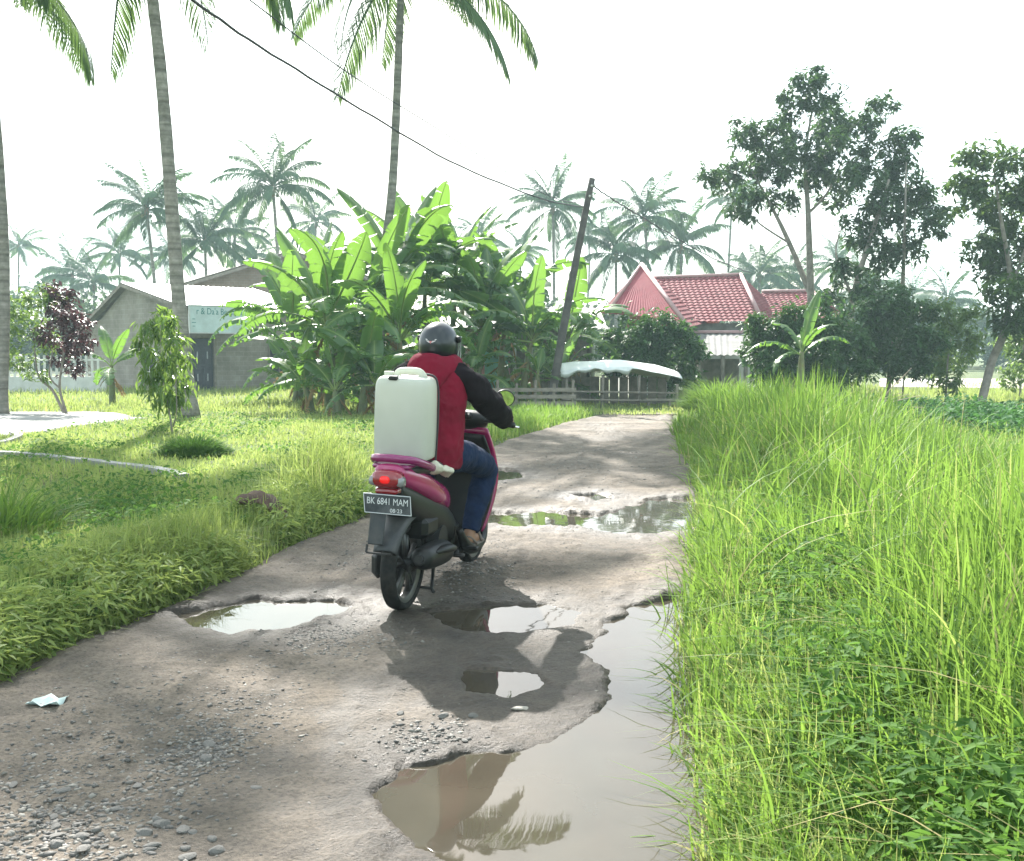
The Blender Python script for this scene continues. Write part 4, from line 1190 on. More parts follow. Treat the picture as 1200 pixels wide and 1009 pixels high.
# sign hung below the eave
M_sign = solid('sign_board', (.50, .60, .60), .6, .12, 2.5, dirt=(.36, .42, .42), dirt_amt=.5)
M_teal = solid('teal_lettering', (.05, .20, .20), .6)
sg = empty('shop_sign', (hc.x, hc.y, hz), ROT, 'pale shop sign with teal lettering hung below the zinc eave', 'sign')
m = MB(); m.box((1.25, -.86, EH - .72), (2.6, .05, 1.06)); m.build('board', M_sign, sg)
m = MB(); m.box((1.25, -.875, EH - .18), (2.66, .07, .05)).box((1.25, -.875, EH - 1.26), (2.66, .07, .05)).box((-.06, -.875, EH - .72), (.05, .07, 1.03)).box((2.56, -.875, EH - .72), (.05, .07, 1.03)); m.build('frame', M_zinc, sg)
Mrot = Matrix.Rotation(math.pi / 2, 4, 'X')
text_mesh("r & Da'a Bersama", .36, M_teal, sg, Matrix.Translation((1.25, -.889, EH - .42)) @ Mrot, xscale=.80, extrude=.002)
m = MB()
for q in range(3):
    m.box((.12, -.887, EH - .72 - q * .14), (.12 + .05 * (q % 2), .006, .025))
m.build('faded_print', M_teal, sg)
# --- larger house behind it
bh = W(226, 440, 52.5); bz = gz(bh.x, bh.y)
big = empty('gabled_house', (bh.x + .3, bh.y, bz), R(10), 'larger tan brick house with a wide gable behind the banana grove', 'house')
m = MB(); GWB = 9.6
m.add([(-.2, 0, -.6), (GWB, 0, -.6), (GWB, 0, 5.15), (GWB * .5, 0, 6.6), (-.2, 0, 5.1)], [(0, 1, 2, 3, 4)])
m.add([(-.2, 0, -.6), (-.2, 9, -.6), (-.2, 9, 5.1), (-.2, 0, 5.1)], [(3, 2, 1, 0)])
m.add([(GWB, 0, -.6), (GWB, 9, -.6), (GWB, 9, 5.15), (GWB, 0, 5.15)], [(0, 1, 2, 3)])
m.build('wall', M_brickw, big)
m = MB(); wave_panel(m, (-.8, 9, 4.92), (-.8, -.6, 4.92), (GWB * .5, -.6, 6.72), (GWB * .5, 9, 6.72), .25, .018); m.build('roof', M_zinc_dark, big, True)
m = MB(); wave_panel(m, (GWB + .6, -.6, 4.95), (GWB + .6, 9, 4.95), (GWB * .5, 9, 6.72), (GWB * .5, -.6, 6.72), .25, .018); m.build('roof', M_zinc_dark, big, True)
m = MB()
for (xa, za, xb, zb) in ((-.8, 4.85, GWB * .5, 6.66), (GWB * .5, 6.66, GWB + .6, 4.89)):
    m.add([(xa, -.64, za - .16), (xb, -.64, zb - .16), (xb, -.64, zb), (xa, -.64, za), (xa, -.58, za - .16), (xb, -.58, zb - .16), (xb, -.58, zb), (xa, -.58, za)], [(0, 1, 2, 3), (7, 6, 5, 4), (0, 4, 5, 1), (3, 2, 6, 7)])
m.build('barge_board', M_timber, big)
m = MB(); m.box((3.3, -.04, 1.25), (1.0, .1, 1.3)); wn = m.build('window', M_timber, big)
for xx in (3.06, 3.54):
    m = MB(); m.box((xx, -.1, 1.25), (.4, .03, 1.1)); m.build('pane', M_dark, wn)
m = MB(); m.box((6.3, -.04, 1.0), (1.0, .1, 2.0)); m.build('door', M_timber, big)

# --- pink and grey board house half hidden by the bananas
ph_ = W(520, 440, 37.0); pz = gz(ph_.x, ph_.y)
pk = empty('board_house', (ph_.x, ph_.y, pz), R(4), 'small house with pink and grey board walls hidden behind the bananas', 'house')
M_pink = solid('pink_paint', (.62, .30, .36), .8, .2, 3, dirt=(.4, .3, .28)); M_turq = solid('turquoise_paint', (.30, .60, .56), .7, .15, 3)
m = MB(); m.box((1.2, .05, 1.2), (2.4, .1, 2.9)); m.build('wall', M_pink, pk)
for q in range(14):
    m = MB(); m.box((2.5 + q * .2, .05 + .01 * (q % 2), 1.2), (.19, .1, 2.9)); m.build('plank', M_timber, pk)
m = MB(); m.box((2.7, 2.6, 1.2), (5.3, .1, 2.9)).box((-.05, 1.3, 1.2), (.1, 2.5, 2.9)).box((5.35, 1.3, 1.2), (.1, 2.5, 2.9)); m.build('wall', M_timber, pk)
m = MB(); wave_panel(m, (-.5, -1.0, 2.45), (5.8, -1.0, 2.45), (5.8, 1.3, 3.3), (-.5, 1.3, 3.3), .25, .018); wave_panel(m, (5.8, 3.2, 2.6), (-.5, 3.2, 2.6), (-.5, 1.3, 3.3), (5.8, 1.3, 3.3), .25, .018); m.build('roof', M_zinc_dark, pk, True)
m = MB(); m.box((1.9, -.02, .95), (.85, .08, 1.95)); m.build('door', M_turq, pk)
m = MB(); m.box((3.6, -.05, 1.35), (.9, .08, .9)); wn = m.build('window', M_white, pk)
m = MB(); m.box((3.6, -.10, 1.35), (.74, .03, .74)); m.build('pane', M_dark, wn)
for xx in (.2, 2.5, 5.3):
    m = MB(); m.tube([(xx, -.9, -.2), (xx, -.9, 2.45)], .06, 8); m.build('post', M_white if xx > 2 else M_pink, pk)

# --- house with the red tiled hip roofs
D0 = 38.0
def RW(px, py, d): return W(px, py, d)
M_tile = solid('red_roof_tile', (.225, .066, .076), .8, .22, 2, spec=.15, dirt=(.33, .15, .15), dirt_amt=.5)
M_tile_sheet = solid('red_sheet_roof', (.25, .052, .07), .8, .15, 2, spec=.15, dirt=(.33, .12, .13), dirt_amt=.4)
M_ridge = solid('ridge_cap', (.42, .25, .25), .6, .15, 3)
rr_ = W(800, 440, D0); rz_ = gz(rr_.x, rr_.y)
red = empty('red_roofed_house', (rr_.x, rr_.y, rz_), 0, 'house with red tiled hip roofs in three steps behind the bushes', 'house')
org = Vector((rr_.x, rr_.y, rz_))
def L3(px, py, d): return W(px, py, d) - org
def slope(name, a, b, c, d_, mat, tiles=True, part='roof', pitch=.22):
    m = MB(); wave_panel(m, a, b, c, d_, pitch, .018 if tiles else .015, 17 if tiles else 1, .03 if tiles else 0); return m.build(part, mat, red, False)
pk1 = L3(752, 311, 42.0)                                   # peak of the big hip
e_l = L3(716, 362, 41.0); e_m = L3(806, 384, 36.5); e_b = L3(838, 372, 43.0)
slope('r', e_l, e_m, pk1 + Vector((.02, 0, 0)), pk1, M_tile_sheet, False)
slope('r', e_m, L3(828, 379, 39.4), pk1, pk1, M_tile)
m = MB(); m.tube([pk1 + Vector((0, 0, .05)), e_m + Vector((0, 0, .05))], .085, 8).tube([pk1 + Vector((0, 0, .05)), e_l + Vector((0, 0, .05))], .075, 8); m.build('ridge_cap', M_ridge, red, True)
r2a, r2b = L3(788, 327, 42.6), L3(868, 323, 42.6); e2a, e2b = L3(812, 377, 38.6), L3(893, 377, 38.6)
slope('r', e2a + Vector((-.3, 0, 0)), e2b, r2b, r2a + Vector((-1.4, 0, 0)), M_tile)
e2c = L3(915, 366, 43.5)
slope('r', e2b, e2c, r2b, r2b, M_tile)
m = MB(); m.tube([r2a + Vector((-1.2, 0, .05)), r2b + Vector((0, 0, .05))], .07, 8).tube([r2b + Vector((0, 0, .05)), e2b + Vector((0, 0, .05))], .085, 8); m.build('ridge_cap', M_ridge, red, True)
r3a, r3b = L3(893, 343, 43.6), L3(952, 342, 43.6); e3a, e3b = L3(896, 380, 40.4), L3(975, 380, 40.4)
slope('r', e3a, e3b, r3b, r3a, M_tile)
slope('r', e3b, L3(985, 366, 46), r3b, r3b, M_tile)
m = MB(); m.tube([r3a + Vector((0, 0, .05)), r3b + Vector((0, 0, .05))], .07, 8).tube([r3b + Vector((0, 0, .05)), e3b + Vector((0, 0, .05))], .08, 8); m.build('ridge_cap', M_ridge, red, True)
# back slopes close the roofs
m = MB(); wave_panel(m, r2b + Vector((0, 4.5, -1.9)), r2a + Vector((-1.4, 4.5, -1.9)), r2a + Vector((-1.4, 0, 0)), r2b, .26, .03); wave_panel(m, r3b + Vector((0, 4, -1.4)), r3a + Vector((0, 4, -1.4)), r3a, r3b, .26, .03)
wave_panel(m, e_b + Vector((0, 3, 0)), e_l + Vector((0, 5, 0)), pk1, pk1 + Vector((.02, 0, 0)), .26, .02); wave_panel(m, e_l + Vector((0, 5, 0)), e_l, pk1, pk1 + Vector((0, .02, 0)), .26, .02); m.build('roof', M_tile, red)
# walls
m = MB(); zt = e2a.z - .12
def wallbox(x0, x1, y0, y1, z1): m.box(((x0 + x1) / 2, (y0 + y1) / 2, (z1 - .5) / 2), (x1 - x0, y1 - y0, z1 + .5))
wallbox(e_l.x + .4, e_m.x - .25, e_m.y + 1.4, e_m.y + 6.5, e_m.z - .06)
wallbox(e2a.x + .3, e2b.x - .3, e2a.y + .5, e2a.y + 7.6, zt)
wallbox(e3a.x + .2, e3b.x - .3, e3a.y + .5, e3a.y + 6.0, e3a.z - .12)
m.build('wall', M_white, red)
fa = solid('grey_fascia', (.16, .15, .14), .85, .35, 3, dirt=(.3, .29, .27)); m = MB()
m.box(((e_m.x + e2b.x) / 2 + .2, e2a.y + .38, e2a.z - .26), (e2b.x - e_m.x - .6, .1, .42)); m.build('fascia', fa, red)
# grey lean-to roof below the fascia
a0, a1 = L3(812, 416, 34.6), L3(884, 416, 34.6); b0, b1 = L3(808, 391, 38.2), L3(886, 391, 38.2)
m = MB(); wave_panel(m, a0, a1, b1, b0, .22, .02); m.build('lean_to_roof', solid('fibre_cement', (.20, .19, .185), .9, .2, 2, dirt=(.2, .19, .17)), red, True)
m = MB(); m.tube([b0 + Vector((0, -.02, .06)), b1 + Vector((0, -.02, .06))], .06, 6); m.build('ridge_cap', M_ridge, red)
for tq in (.12, .5, .88):
    p_ = a0.lerp(a1, tq); m = MB(); m.box((p_.x, p_.y + .15, p_.z / 2 - .2), (.12, .12, p_.z + .35)); m.build('post', M_timber, red)
m = MB(); m.box((a0.lerp(a1, .5).x, a0.y + 2.2, .55), (2.0, .1, 1.6)); m.build('lean_to_wall', M_timber, red)
for px in (735, 765):
    c = L3(px, 400, 38.0); m = MB(); m.box((c.x, e_m.y + 1.37, 1.3), (.9, .06, 1.1)); wn = m.build('window', M_timber, red)
    m = MB(); m.box((c.x, e_m.y + 1.32, 1.3), (.74, .03, .94)); m.build('pane', M_dark, wn)

# ------------------------------------------------------------------ utility pole and cables
pb = onground(641, 482); pt = W(694, 209, pb.y)
M_pole = solid('dark_pole_wood', (.085, .075, .07), .9, .4, 4, bump=.6)
up = empty('utility_pole', pb, 0, 'dark wooden utility pole leaning over beside the bananas', 'utility pole')
m = MB(); K = spl([(0, 0, -.4, .125), (*((pt - pb) * .5), .105), (*(pt - pb), .085)], 12); m.tube([k[:3] for k in K], [k[3] for k in K], 12); m.build('pole', M_pole, up, True)
M_black = solid('black_rubber', (.025, .025, .027), .6, .2, 10)
ax_ = (pt - pb).normalized()
for q, off in enumerate((.22, .5)):
    c = (pt - pb) - ax_ * off
    m = MB(); m.tube([c + Vector((.02, -.13, 0)), c + Vector((.02, .13, 0))], .03, 8); m.tube([c + Vector((.10, -.03, 0)), c + Vector((.10, -.03, .08))], [.03, .02], 8); m.build('insulator', M_white, up, True)
def cable(label, pts, rad, wob=0.0, mat=None):
    K = spl(pts, 60); P_ = [Vector(k) + Vector((0, 0, wob * math.sin(i * 1.9) + wob * .6 * math.sin(i * .77))) for i, k in enumerate(K)]
    b = P_[0].copy(); m = MB(); m.tube([p - b for p in P_], rad, 6)
    o = m.build('overhead_cable', mat or M_black, None, True); o.location = b
    return tag(o, label, 'cable', 'overhead cables')
pa = pt - ax_ * .22; pc_ = pt - ax_ * .80
cable('thick sagging overhead cable running from the leaning pole over the lawn', [pc_ + Vector((-.08, -.05, 0)), W(632, 232, 22.5), W(530, 190, 18.5), W(420, 126, 14.5), W(310, 58, 11.5), W(225, 0, 9.8), W(90, -100, 8.2), Vector((-9, 2, 6.3)), Vector((-16, -8, 6.8))], .016, .006)
cable('thin overhead wire crossing the sky beside the tall palm', [pc_ + Vector((-.05, -.02, .12)), W(640, 228, 22.0), W(495, 140, 17), W(400, 80, 14), W(290, -2, 11.5), W(160, -100, 9.5), Vector((-10, 2, 7.0)), Vector((-17, -8, 7.4))], .009)
cable('twisted service cable dropping from the leaning pole towards the red roof', [pa + Vector((.08, 0, 0)), W(725, 238, pb.y + 3), W(765, 262, pb.y + 7), W(830, 300, pb.y + 12), W(880, 320, pb.y + 17.5)], .022, .012)

# ------------------------------------------------------------------ tarpaulin stall at the bend
st = W(728, 474, 29.5); stz = gz(st.x, st.y)
stall = empty('tarpaulin_shelter', (st.x, st.y, stz), 0, 'low wooden shelter under a sagging white tarpaulin at the road bend', 'shelter')
M_tarp = solid('white_tarpaulin', (.70, .72, .72), .55, .08, 3)
xs_ = np.linspace(-1.75, 1.75, 30); ysn = np.linspace(0, 2.6, 14)
Vt = []
for j, yy in enumerate(ysn):
    for i, xx in enumerate(xs_):
        z_ = .98 + .36 * math.sin(math.pi * min(1, (yy + .5) / 3.1)) - .10 * (xx / 1.75) ** 2 - .22 * max(0, xx / 1.75) ** 1.5 + .012 * math.sin(xx * 5 + yy * 2) + .004 * math.sin(xx * 13)
        Vt.append((xx, yy, z_))
Ft = [(j * 30 + i, j * 30 + i + 1, (j + 1) * 30 + i + 1, (j + 1) * 30 + i) for j in range(13) for i in range(29)]
nV = len(Vt)
for i, xx in enumerate(xs_):           # ragged front flap
    dr_ = (.14 + .05 * math.sin(xx * 3.1 + 1) + .05 * math.sin(xx * 11)) * (1 if xx < .3 else .3)
    b_ = Vt[i]; Vt.append((b_[0], b_[1] - .05, b_[2] - max(.05, dr_) * .5)); Vt.append((b_[0], b_[1] - .03, b_[2] - max(.05, dr_)))
for i in range(29):
    Ft += [(i + 1, i, nV + 2 * i, nV + 2 * i + 2), (nV + 2 * i + 2, nV + 2 * i, nV + 2 * i + 1, nV + 2 * i + 3)]
me = bpy.data.meshes.new('tarpaulin'); me.from_pydata(Vt, [], Ft); me.polygons.foreach_set('use_smooth', [True] * len(me.polygons)); me.update(); me.set_sharp_from_angle(angle=R(28))
tp = link('tarpaulin', me, M_tarp, stall); md = tp.modifiers.new('thickness', 'SOLIDIFY'); md.thickness = .012
for xx, yy in ((-1.6, .1), (-.55, .1), (.5, .1), (1.6, .12), (-1.6, 2.4), (0, 2.4), (1.6, 2.4)):
    m = MB(); m.tube([(xx, yy, -.2), (xx + .03, yy, .92 if xx < 1 else .66)], .045, 7); m.build('post', M_timber, stall, True)
for q in range(11):
    m = MB(); m.box((-1.5 + q * .29, 1.6 + .03 * (q % 3), .42), (.26, .03, .78 + .06 * (q % 2))); m.build('plank', M_timber, stall)
for zz_ in (.22, .45):
    m = MB(); m.tube([(-1.7, .02, zz_), (1.6, .0, zz_ - .05)], .03, 6); m.build('rail', M_timber, stall)
m = MB(); m.box((1.05, -.25, .22), (.9, .3, .05)).box((.75, -.25, .08), (.06, .25, .28)).box((1.35, -.25, .08), (.06, .25, .28)); m.build('bench', M_timber, stall)

# white fence and low wall by the far left houses
fw = W(0, 455, 40.0); fz = gz(fw.x, fw.y)
wl_ = empty('low_wall', (fw.x, fw.y, fz), R(6), 'low pale wall topped with white pickets behind the purple shrub', 'wall')
m = MB(); m.box((1.0, 0, .15), (6.0, .15, .9)); m.build('base_wall', M_white, wl_)
for q in range(26):
    m = MB(); m.box((-1.9 + q * .225, 0, 1.0), (.09, .04, .85)); m.build('picket', M_white, wl_)
for zz_ in (.75, 1.25):
    m = MB(); m.box((1.0, .045, zz_), (6.0, .04, .07)); m.build('rail', M_white, wl_)
# timber fence behind the bananas
ff = W(560, 462, 27.0); fz = gz(ff.x, ff.y)
fn = empty('timber_fence', (ff.x, ff.y, fz), R(3), 'rough timber fence behind the banana stems by the utility pole', 'fence')
for q in range(6):
    m = MB(); m.tube([(q * .5, 0, -.2), (q * .5 + .02, 0, .72 + .1 * (q % 2))], .04, 6); m.build('post', M_timber, fn)
for zz_ in (.2, .38, .56):
    m = MB(); m.box((1.25, -.05, zz_), (2.7, .03, .10)); m.build('rail', M_timber, fn)

# dead brown palm sheath on the verge
db = onground(312, 622)
M_dead = solid('dead_palm_sheath', (.075, .042, .026), .8, .4, 9, bump=.5)
m = MB(); rings = []
for k in range(15):
    t = k / 14; ww = .09 * math.sin(math.pi * (.12 + .85 * t)) ** .8; cz = .10 + .06 * math.sin(t * 3.1) - .08 * t
    c = np.array([-.22 + .46 * t, -.14 * t * t, cz])
    ring = []
    for q in range(9):
        a = -1.25 + 2.5 * q / 8; ring.append((c[0], c[1] + ww * math.sin(a), c[2] + ww * (math.cos(a) * .8) + .012 * math.sin(q * 2 + k)))
    for q in range(8, -1, -1):
        p_ = ring[q]; ring.append((p_[0], p_[1] * 1, p_[2] - .012))
    rings.append(ring)
m.loft(rings); o = m.build('dead_sheath', M_dead, None, True); o.location = db; o.rotation_euler = (0, 0, R(-14)); o.scale = (1.25, 1.25, 1.25)
tag(o, 'curled dead brown palm sheath lying on the grass verge', 'dead leaf')
# scrap of plastic in the gravel
sp_ = G(55, 826); m = MB()
g_ = [(i * .03 - .06, j * .022 - .05, .012 + .012 * math.sin(i * 2.1 + j) + .01 * math.cos(j * 1.7)) for j in range(6) for i in range(5)]
m.add(g_, [(j * 5 + i, j * 5 + i + 1, j * 5 + i + 6, j * 5 + i + 5) for j in range(5) for i in range(4)])
o = m.build('plastic_scrap', solid('faded_plastic', (.42, .52, .50), .5, .25, 14), None, True); o.location = (sp_.x, sp_.y, road_z(sp_.x, sp_.y)); md = o.modifiers.new('thickness', 'SOLIDIFY'); md.thickness = .002
tag(o, 'crumpled pale green plastic scrap among the roadside gravel', 'litter')
# sticks heaped by the pond
hb = onground(1012, 492); heap = empty('branch_heap', hb, 0, 'heap of cut dry branches between the tall grass and the meadow', 'branch heap')
for q in range(16):
    a = rng.uniform(0, 6.28); l_ = rng.uniform(.5, 1.3); e_ = rng.uniform(.1, .9); c = Vector((rng.normal(0, .3), rng.normal(0, .25), .12))
    m = MB(); dv = Vector((math.cos(a) * math.cos(e_), math.sin(a) * math.cos(e_), math.sin(e_))); m.tube([c - dv * .2, c + dv * l_ * .5 + Vector((0, 0, .05)), c + dv * l_], [.018, .014, .006], 5); m.build('branch', solid('dry_branch', (.34, .28, .20), .9, .3) if q == 0 else MATS['dry_branch'], heap)
pq = onground(1057, 474); m = MB(); m.tube([(0, 0, -.2), (.02, 0, .5), (.05, 0, 1.0)], [.03, .026, .02], 7); o = m.build('garden_stake', M_pole, None, True); o.location = pq
tag(o, 'thin dark stake standing alone in the meadow before the pale yard', 'stake')

# ------------------------------------------------------------------ motor scooter
rw = G(471, 711)
HEAD = math.atan2(.966, .25)
M_mag = solid('magenta_paint', (.36, .010, .115), .22, .08, 3, coat=.6, dirt=(.20, .09, .09), dirt_amt=.25)
M_magd = solid('dark_magenta_paint', (.22, .008, .10), .25, .1, 3, coat=.5)
M_blk = solid('black_plastic', (.006, .006, .0065), .45, .3, 8, dirt=(.03, .026, .022), dirt_amt=.4, spec=.35)
M_tyre = solid('tyre_rubber', (.010, .010, .010), .8, .3, 12, bump=.3, bscale=60, dirt=(.07, .06, .048), dirt_amt=.45, spec=.25)
M_rim = solid('cast_rim', (.11, .11, .11), .45, .2, 6, metal=.7, dirt=(.2, .17, .14), dirt_amt=.6)
M_eng = solid('engine_casting', (.03, .03, .031), .5, .35, 10, metal=.4, dirt=(.05, .043, .037), dirt_amt=.6, spec=.35)
M_seat = solid('seat_vinyl', (.008, .008, .009), .45, .2, 8)
M_lens = solid('red_lens', (.22, .006, .012), .12, .1, 5, coat=.8)
M_clear = solid('clear_lens', (.2, .2, .2), .1, .1, 5, coat=.8)
M_chrome = solid('chrome', (.7, .7, .7), .12, .05, 5, metal=1.0)
M_mirror = solid('mirror_glass', (.85, .88, .86), .03, .02, 5, metal=1.0)
M_plate = solid('black_plate', (.055, .065, .075), .45, .2, 10, dirt=(.3, .3, .3), dirt_amt=.35)
M_plt = solid('plate_white', (.75, .77, .78), .5, .05)
M_hug = solid('dusty_mudguard', (.025, .028, .032), .5, .25, 7, dirt=(.10, .09, .08), dirt_amt=.6)
m_l, t_l, o_l = newmat('lit_tail_lamp')
pl_ = N(t_l, 'ShaderNodeBsdfPrincipled', Roughness=.15); pl_.inputs['Base Color'].default_value = (.6, .01, .01, 1); pl_.inputs['Emission Color'].default_value = (1, .02, .02, 1); pl_.inputs['Emission Strength'].default_value = .14
t_l.links.new(pl_.outputs[0], o_l.inputs[0])

rzc = road_z(rw.x, rw.y)
bike = empty('motor_scooter', (rw.x, rw.y, rzc), HEAD, 'magenta motor scooter carrying a white jerrycan on the muddy road', 'motor scooter')
bike.rotation_euler = (R(2.6), 0, HEAD)
RW_ = .245
def wheel(xc, w_, name, parent):
    root = MB()
    root.tube([(xc, -w_ * .75, RW_), (xc, w_ * .75, RW_)], .035, 14)
    wh = root.build(name, M_eng, parent, True, 40)
    # tyre: ring profile
    prof = [(.205, -.030), (.225, -.040), (.238, -.032), (.245, -.012), (.245, .012), (.238, .032), (.225, .040), (.205, .030)]
    rings = [[(xc + r_ * math.cos(a), y_ * w_ / .08 * 1.05, RW_ + r_ * math.sin(a)) for r_, y_ in prof] for a in np.linspace(0, 2 * math.pi, 56, endpoint=False)]
    k = MB(); k.loft(rings, closed=True); k.build('tyre', M_tyre, wh, True)
    k = MB()
    prof = [(.207, -.032), (.195, -.030), (.178, -.020), (.178, .020), (.195, .030), (.207, .032)]
    k.loft([[(xc + r_ * math.cos(a), y_, RW_ + r_ * math.sin(a)) for r_, y_ in prof] for a in np.linspace(0, 2 * math.pi, 48, endpoint=False)], closed=True)
    rim = k.build('rim', M_rim, wh, True, 50)
    for q in range(5):
        a = q * 2 * math.pi / 5 + .3
        for da in (-.10, .10):
            k = MB(); c0 = Vector((xc + .03 * math.cos(a), 0, RW_ + .03 * math.sin(a))); c1 = Vector((xc + .182 * math.cos(a + da * 1.6), 0, RW_ + .182 * math.sin(a + da * 1.6)))
            k.tube([c0 + Vector((0, -.004, 0)), (c0 + c1) / 2 + Vector((0, -.008, 0)), c1], [.014, .011, .013], 6, sq=1.2); k.build('spoke', M_rim, wh, True)
    k = MB(); k.tube([(xc, .034, RW_), (xc, .044, RW_)], [.10, .10], 24); k.build('brake_drum', M_eng, wh, True, 40)
    return wh
wheel(0.0, .085, 'rear_wheel', bike)
wheel(1.26, .075, 'front_wheel', bike)

def xloft(keys, n=26, seg=22, e=2.6):
    K = spl(keys, n); m = MB(); m.loft([ringx(k[0], 0, k[1], max(.004, k[2]), max(.004, k[3]), e, seg) for k in K]); return m
# tail cowl: x, zc, half width, half height
xloft([(-.275, .772, .055, .035), (-.25, .762, .085, .055), (-.15, .735, .110, .068), (0, .69, .130, .078), (.18, .625, .138, .080), (.34, .575, .130, .078), (.46, .525, .105, .062), (.54, .49, .055, .03)], 34, 26).build('tail_cowl', M_mag, bike, True)
# black lower body under the cowl
xloft([(-.245, .68, .07, .045), (-.12, .61, .095, .09), (.1, .53, .11, .11), (.3, .46, .12, .12), (.48, .38, .12, .13), (.6, .32, .11, .11)], 26, 22).build('lower_body', M_blk, bike, True)
# seat
xloft([(-.20, .765, .08, .02), (-.12, .775, .115, .035), (.1, .765, .135, .04), (.3, .745, .14, .042), (.5, .735, .125, .045), (.64, .71, .075, .04), (.70, .67, .04, .03)], 26, 20, 3.2).build('seat', M_seat, bike, True)
# grab rail
m = MB(); P_ = spl([(.10, -.135, .755), (-.08, -.135, .80), (-.20, -.11, .832), (-.255, -.055, .842), (-.265, 0, .845), (-.255, .055, .842), (-.20, .11, .832), (-.08, .135, .80), (.10, .135, .755)], 36); m.tube(P_, .021, 10, sq=.8)
m.box((-.15, 0, .798), (.20, .20, .025), bev=.01); m.build('grab_rail', M_magd, bike, True, 40)
# tail lamp cluster
m = MB(); m.loft([ringx(-.268, 0, .742, .088, .050, 2.8), ringx(-.300, 0, .739, .080, .044, 2.8), ringx(-.318, 0, .737, .055, .028, 2.6)]); tl_ = m.build('tail_light', M_lens, bike, True)
m = MB(); m.loft([ringx(-.316, 0, .739, .030, .022, 2.5), ringx(-.328, 0, .739, .018, .012, 2.5)]); m.build('brake_lamp', m_l, tl_, True)
for s in (-1, 1):
    m = MB(); m.loft([ringx(-.270, s * .076, .729, .022, .030, 2.4), ringx(-.308, s * .074, .729, .016, .020, 2.4)]); m.build('indicator', M_clear, tl_, True)
m = MB(); m.loft([ringx(-.262, 0, .682, .07, .022, 3), ringx(-.300, 0, .675, .055, .014, 3)]); m.build('reflector', M_lens, tl_, True)
# number plate
Mp = Matrix.Translation((-.305, -.015, .615)) @ Matrix.Rotation(R(-14), 4, 'Y') @ Matrix.Rotation(R(90), 4, 'X') @ Matrix.Rotation(R(-90), 4, 'Y')
m = MB(); m.box((0, 0, 0), (.255, .108, .004)); pl = m.build('number_plate', M_plate, bike); pl.matrix_local = Mp
m = MB()
for c_, s_ in (((0, .0515, .003), (.252, .003, .002)), ((0, -.0515, .003), (.252, .003, .002)), ((-.125, 0, .003), (.003, .1, .002)), ((.125, 0, .003), (.003, .1, .002))): m.box(c_, s_)
m.build('border', M_plt, pl)
text_mesh('BK 6841 MAM', .052, M_plt, pl, Matrix.Translation((0, .014, .0035)), shear=.12, extrude=.0006, xscale=.72)
text_mesh('08·23', .030, M_plt, pl, Matrix.Translation((.045, -.033, .0035)), extrude=.0006, xscale=1.0, shear=.05)
m = MB(); m.box((-.275, 0, .64), (.06, .10, .012)).box((-.26, 0, .66), (.02, .06, .06)); m.build('plate_bracket', M_blk, bike)
# rear mudguard flap
m = MB(); rings = []
for k in range(14):
    t = k / 13; a = R(95) + t * R(62); r_ = .285 + .02 * t
    cx, cz = r_ * math.cos(a), RW_ + r_ * math.sin(a)
    w_ = .085 - .02 * t
    rings.append([(cx, -w_, cz - .012), (cx - .008 * math.cos(a), -w_ * .6, cz + .008), (cx, 0, cz + .014), (cx, w_ * .6, cz + .008), (cx, w_, cz - .012), (cx * .985, w_ * .9, cz - .014), (cx * .985, 0, cz + .002), (cx * .985, -w_ * .9, cz - .014)])
m.loft(rings); m.build('rear_mudguard', M_hug, bike, True)
m = MB(); m.box((-.285, .045, .50), (.010, .085, .20), Matrix.Rotation(R(10), 3, 'Y'), bev=.005); m.build('mud_flap', M_hug, bike)
m = MB(); m.tube([(-.31, .09, .36), (-.31, -.05, .36)], .006, 6).tube([(-.31, .09, .36), (-.30, .09, .40)], .006, 6); m.build('flap_rod', M_eng, bike)
# engine, swingarm, shock, exhaust
m = MB(); m.box((.08, .10, .27), (.46, .07, .15), Matrix.Rotation(R(-4), 3, 'Y'), bev=.03); m.build('drive_case', M_eng, bike, True, 35)
m = MB(); m.box((.33, .0, .34), (.26, .20, .20), Matrix.Rotation(R(-8), 3, 'Y'), bev=.045).tube([(.30, -.12, .33), (.30, .12, .33)], .085, 16)
for q in range(6): m.box((.47 + .014 * q, 0, .33), (.006, .17, .15))
m.build('engine', M_eng, bike, True, 35)
m = MB(); m.box((.12, -.03, .44), (.22, .18, .12), bev=.03); m.build('air_box', M_blk, bike, True, 35)
K = spl([(-.155, -.145, .315, .030), (-.14, -.145, .313, .044), (-.10, -.145, .31, .056), (.05, -.145, .30, .062), (.22, -.14, .285, .060), (.31, -.13, .27, .045), (.36, -.11, .25, .020), (.42, -.06, .22, .016)], 30)
m = MB(); m.tube([k[:3] for k in K], [k[3] * 1.12 for k in K], 16); ex = m.build('exhaust', M_blk, bike, True)
m = MB(); m.tube([(-.175, -.145, .317), (-.150, -.145, .315)], .024, 14); m.build('exhaust_tip', M_eng, ex, True, 40)
m = MB(); P_ = spl([(-.06, -.19, .335), (.06, -.207, .335), (.2, -.20, .315), (.27, -.185, .29)], 14); m.tube(P_, [.008 + .016 * math.sin(math.pi * i / 13) for i in range(14)], 8, sq=1.7); m.build('heat_shield', M_blk, ex, True)
for s, mt in ((1, M_eng),):
    m = MB(); m.tube([(-.02, .12, .30), (-.06, .11, .58)], .012, 8)
    pts = [(-.02 - .04 * t + .026 * math.cos(t * 50), .12 - .01 * t + .026 * math.sin(t * 50), .34 + .20 * t) for t in np.linspace(0, 1, 70)]; m.tube(pts, .006, 5); m.build('shock_absorber', mt, bike, True)
m = MB(); m.box((.02, -.075, .25), (.30, .025, .05), bev=.01); m.build('swing_arm', M_eng, bike, True, 35)
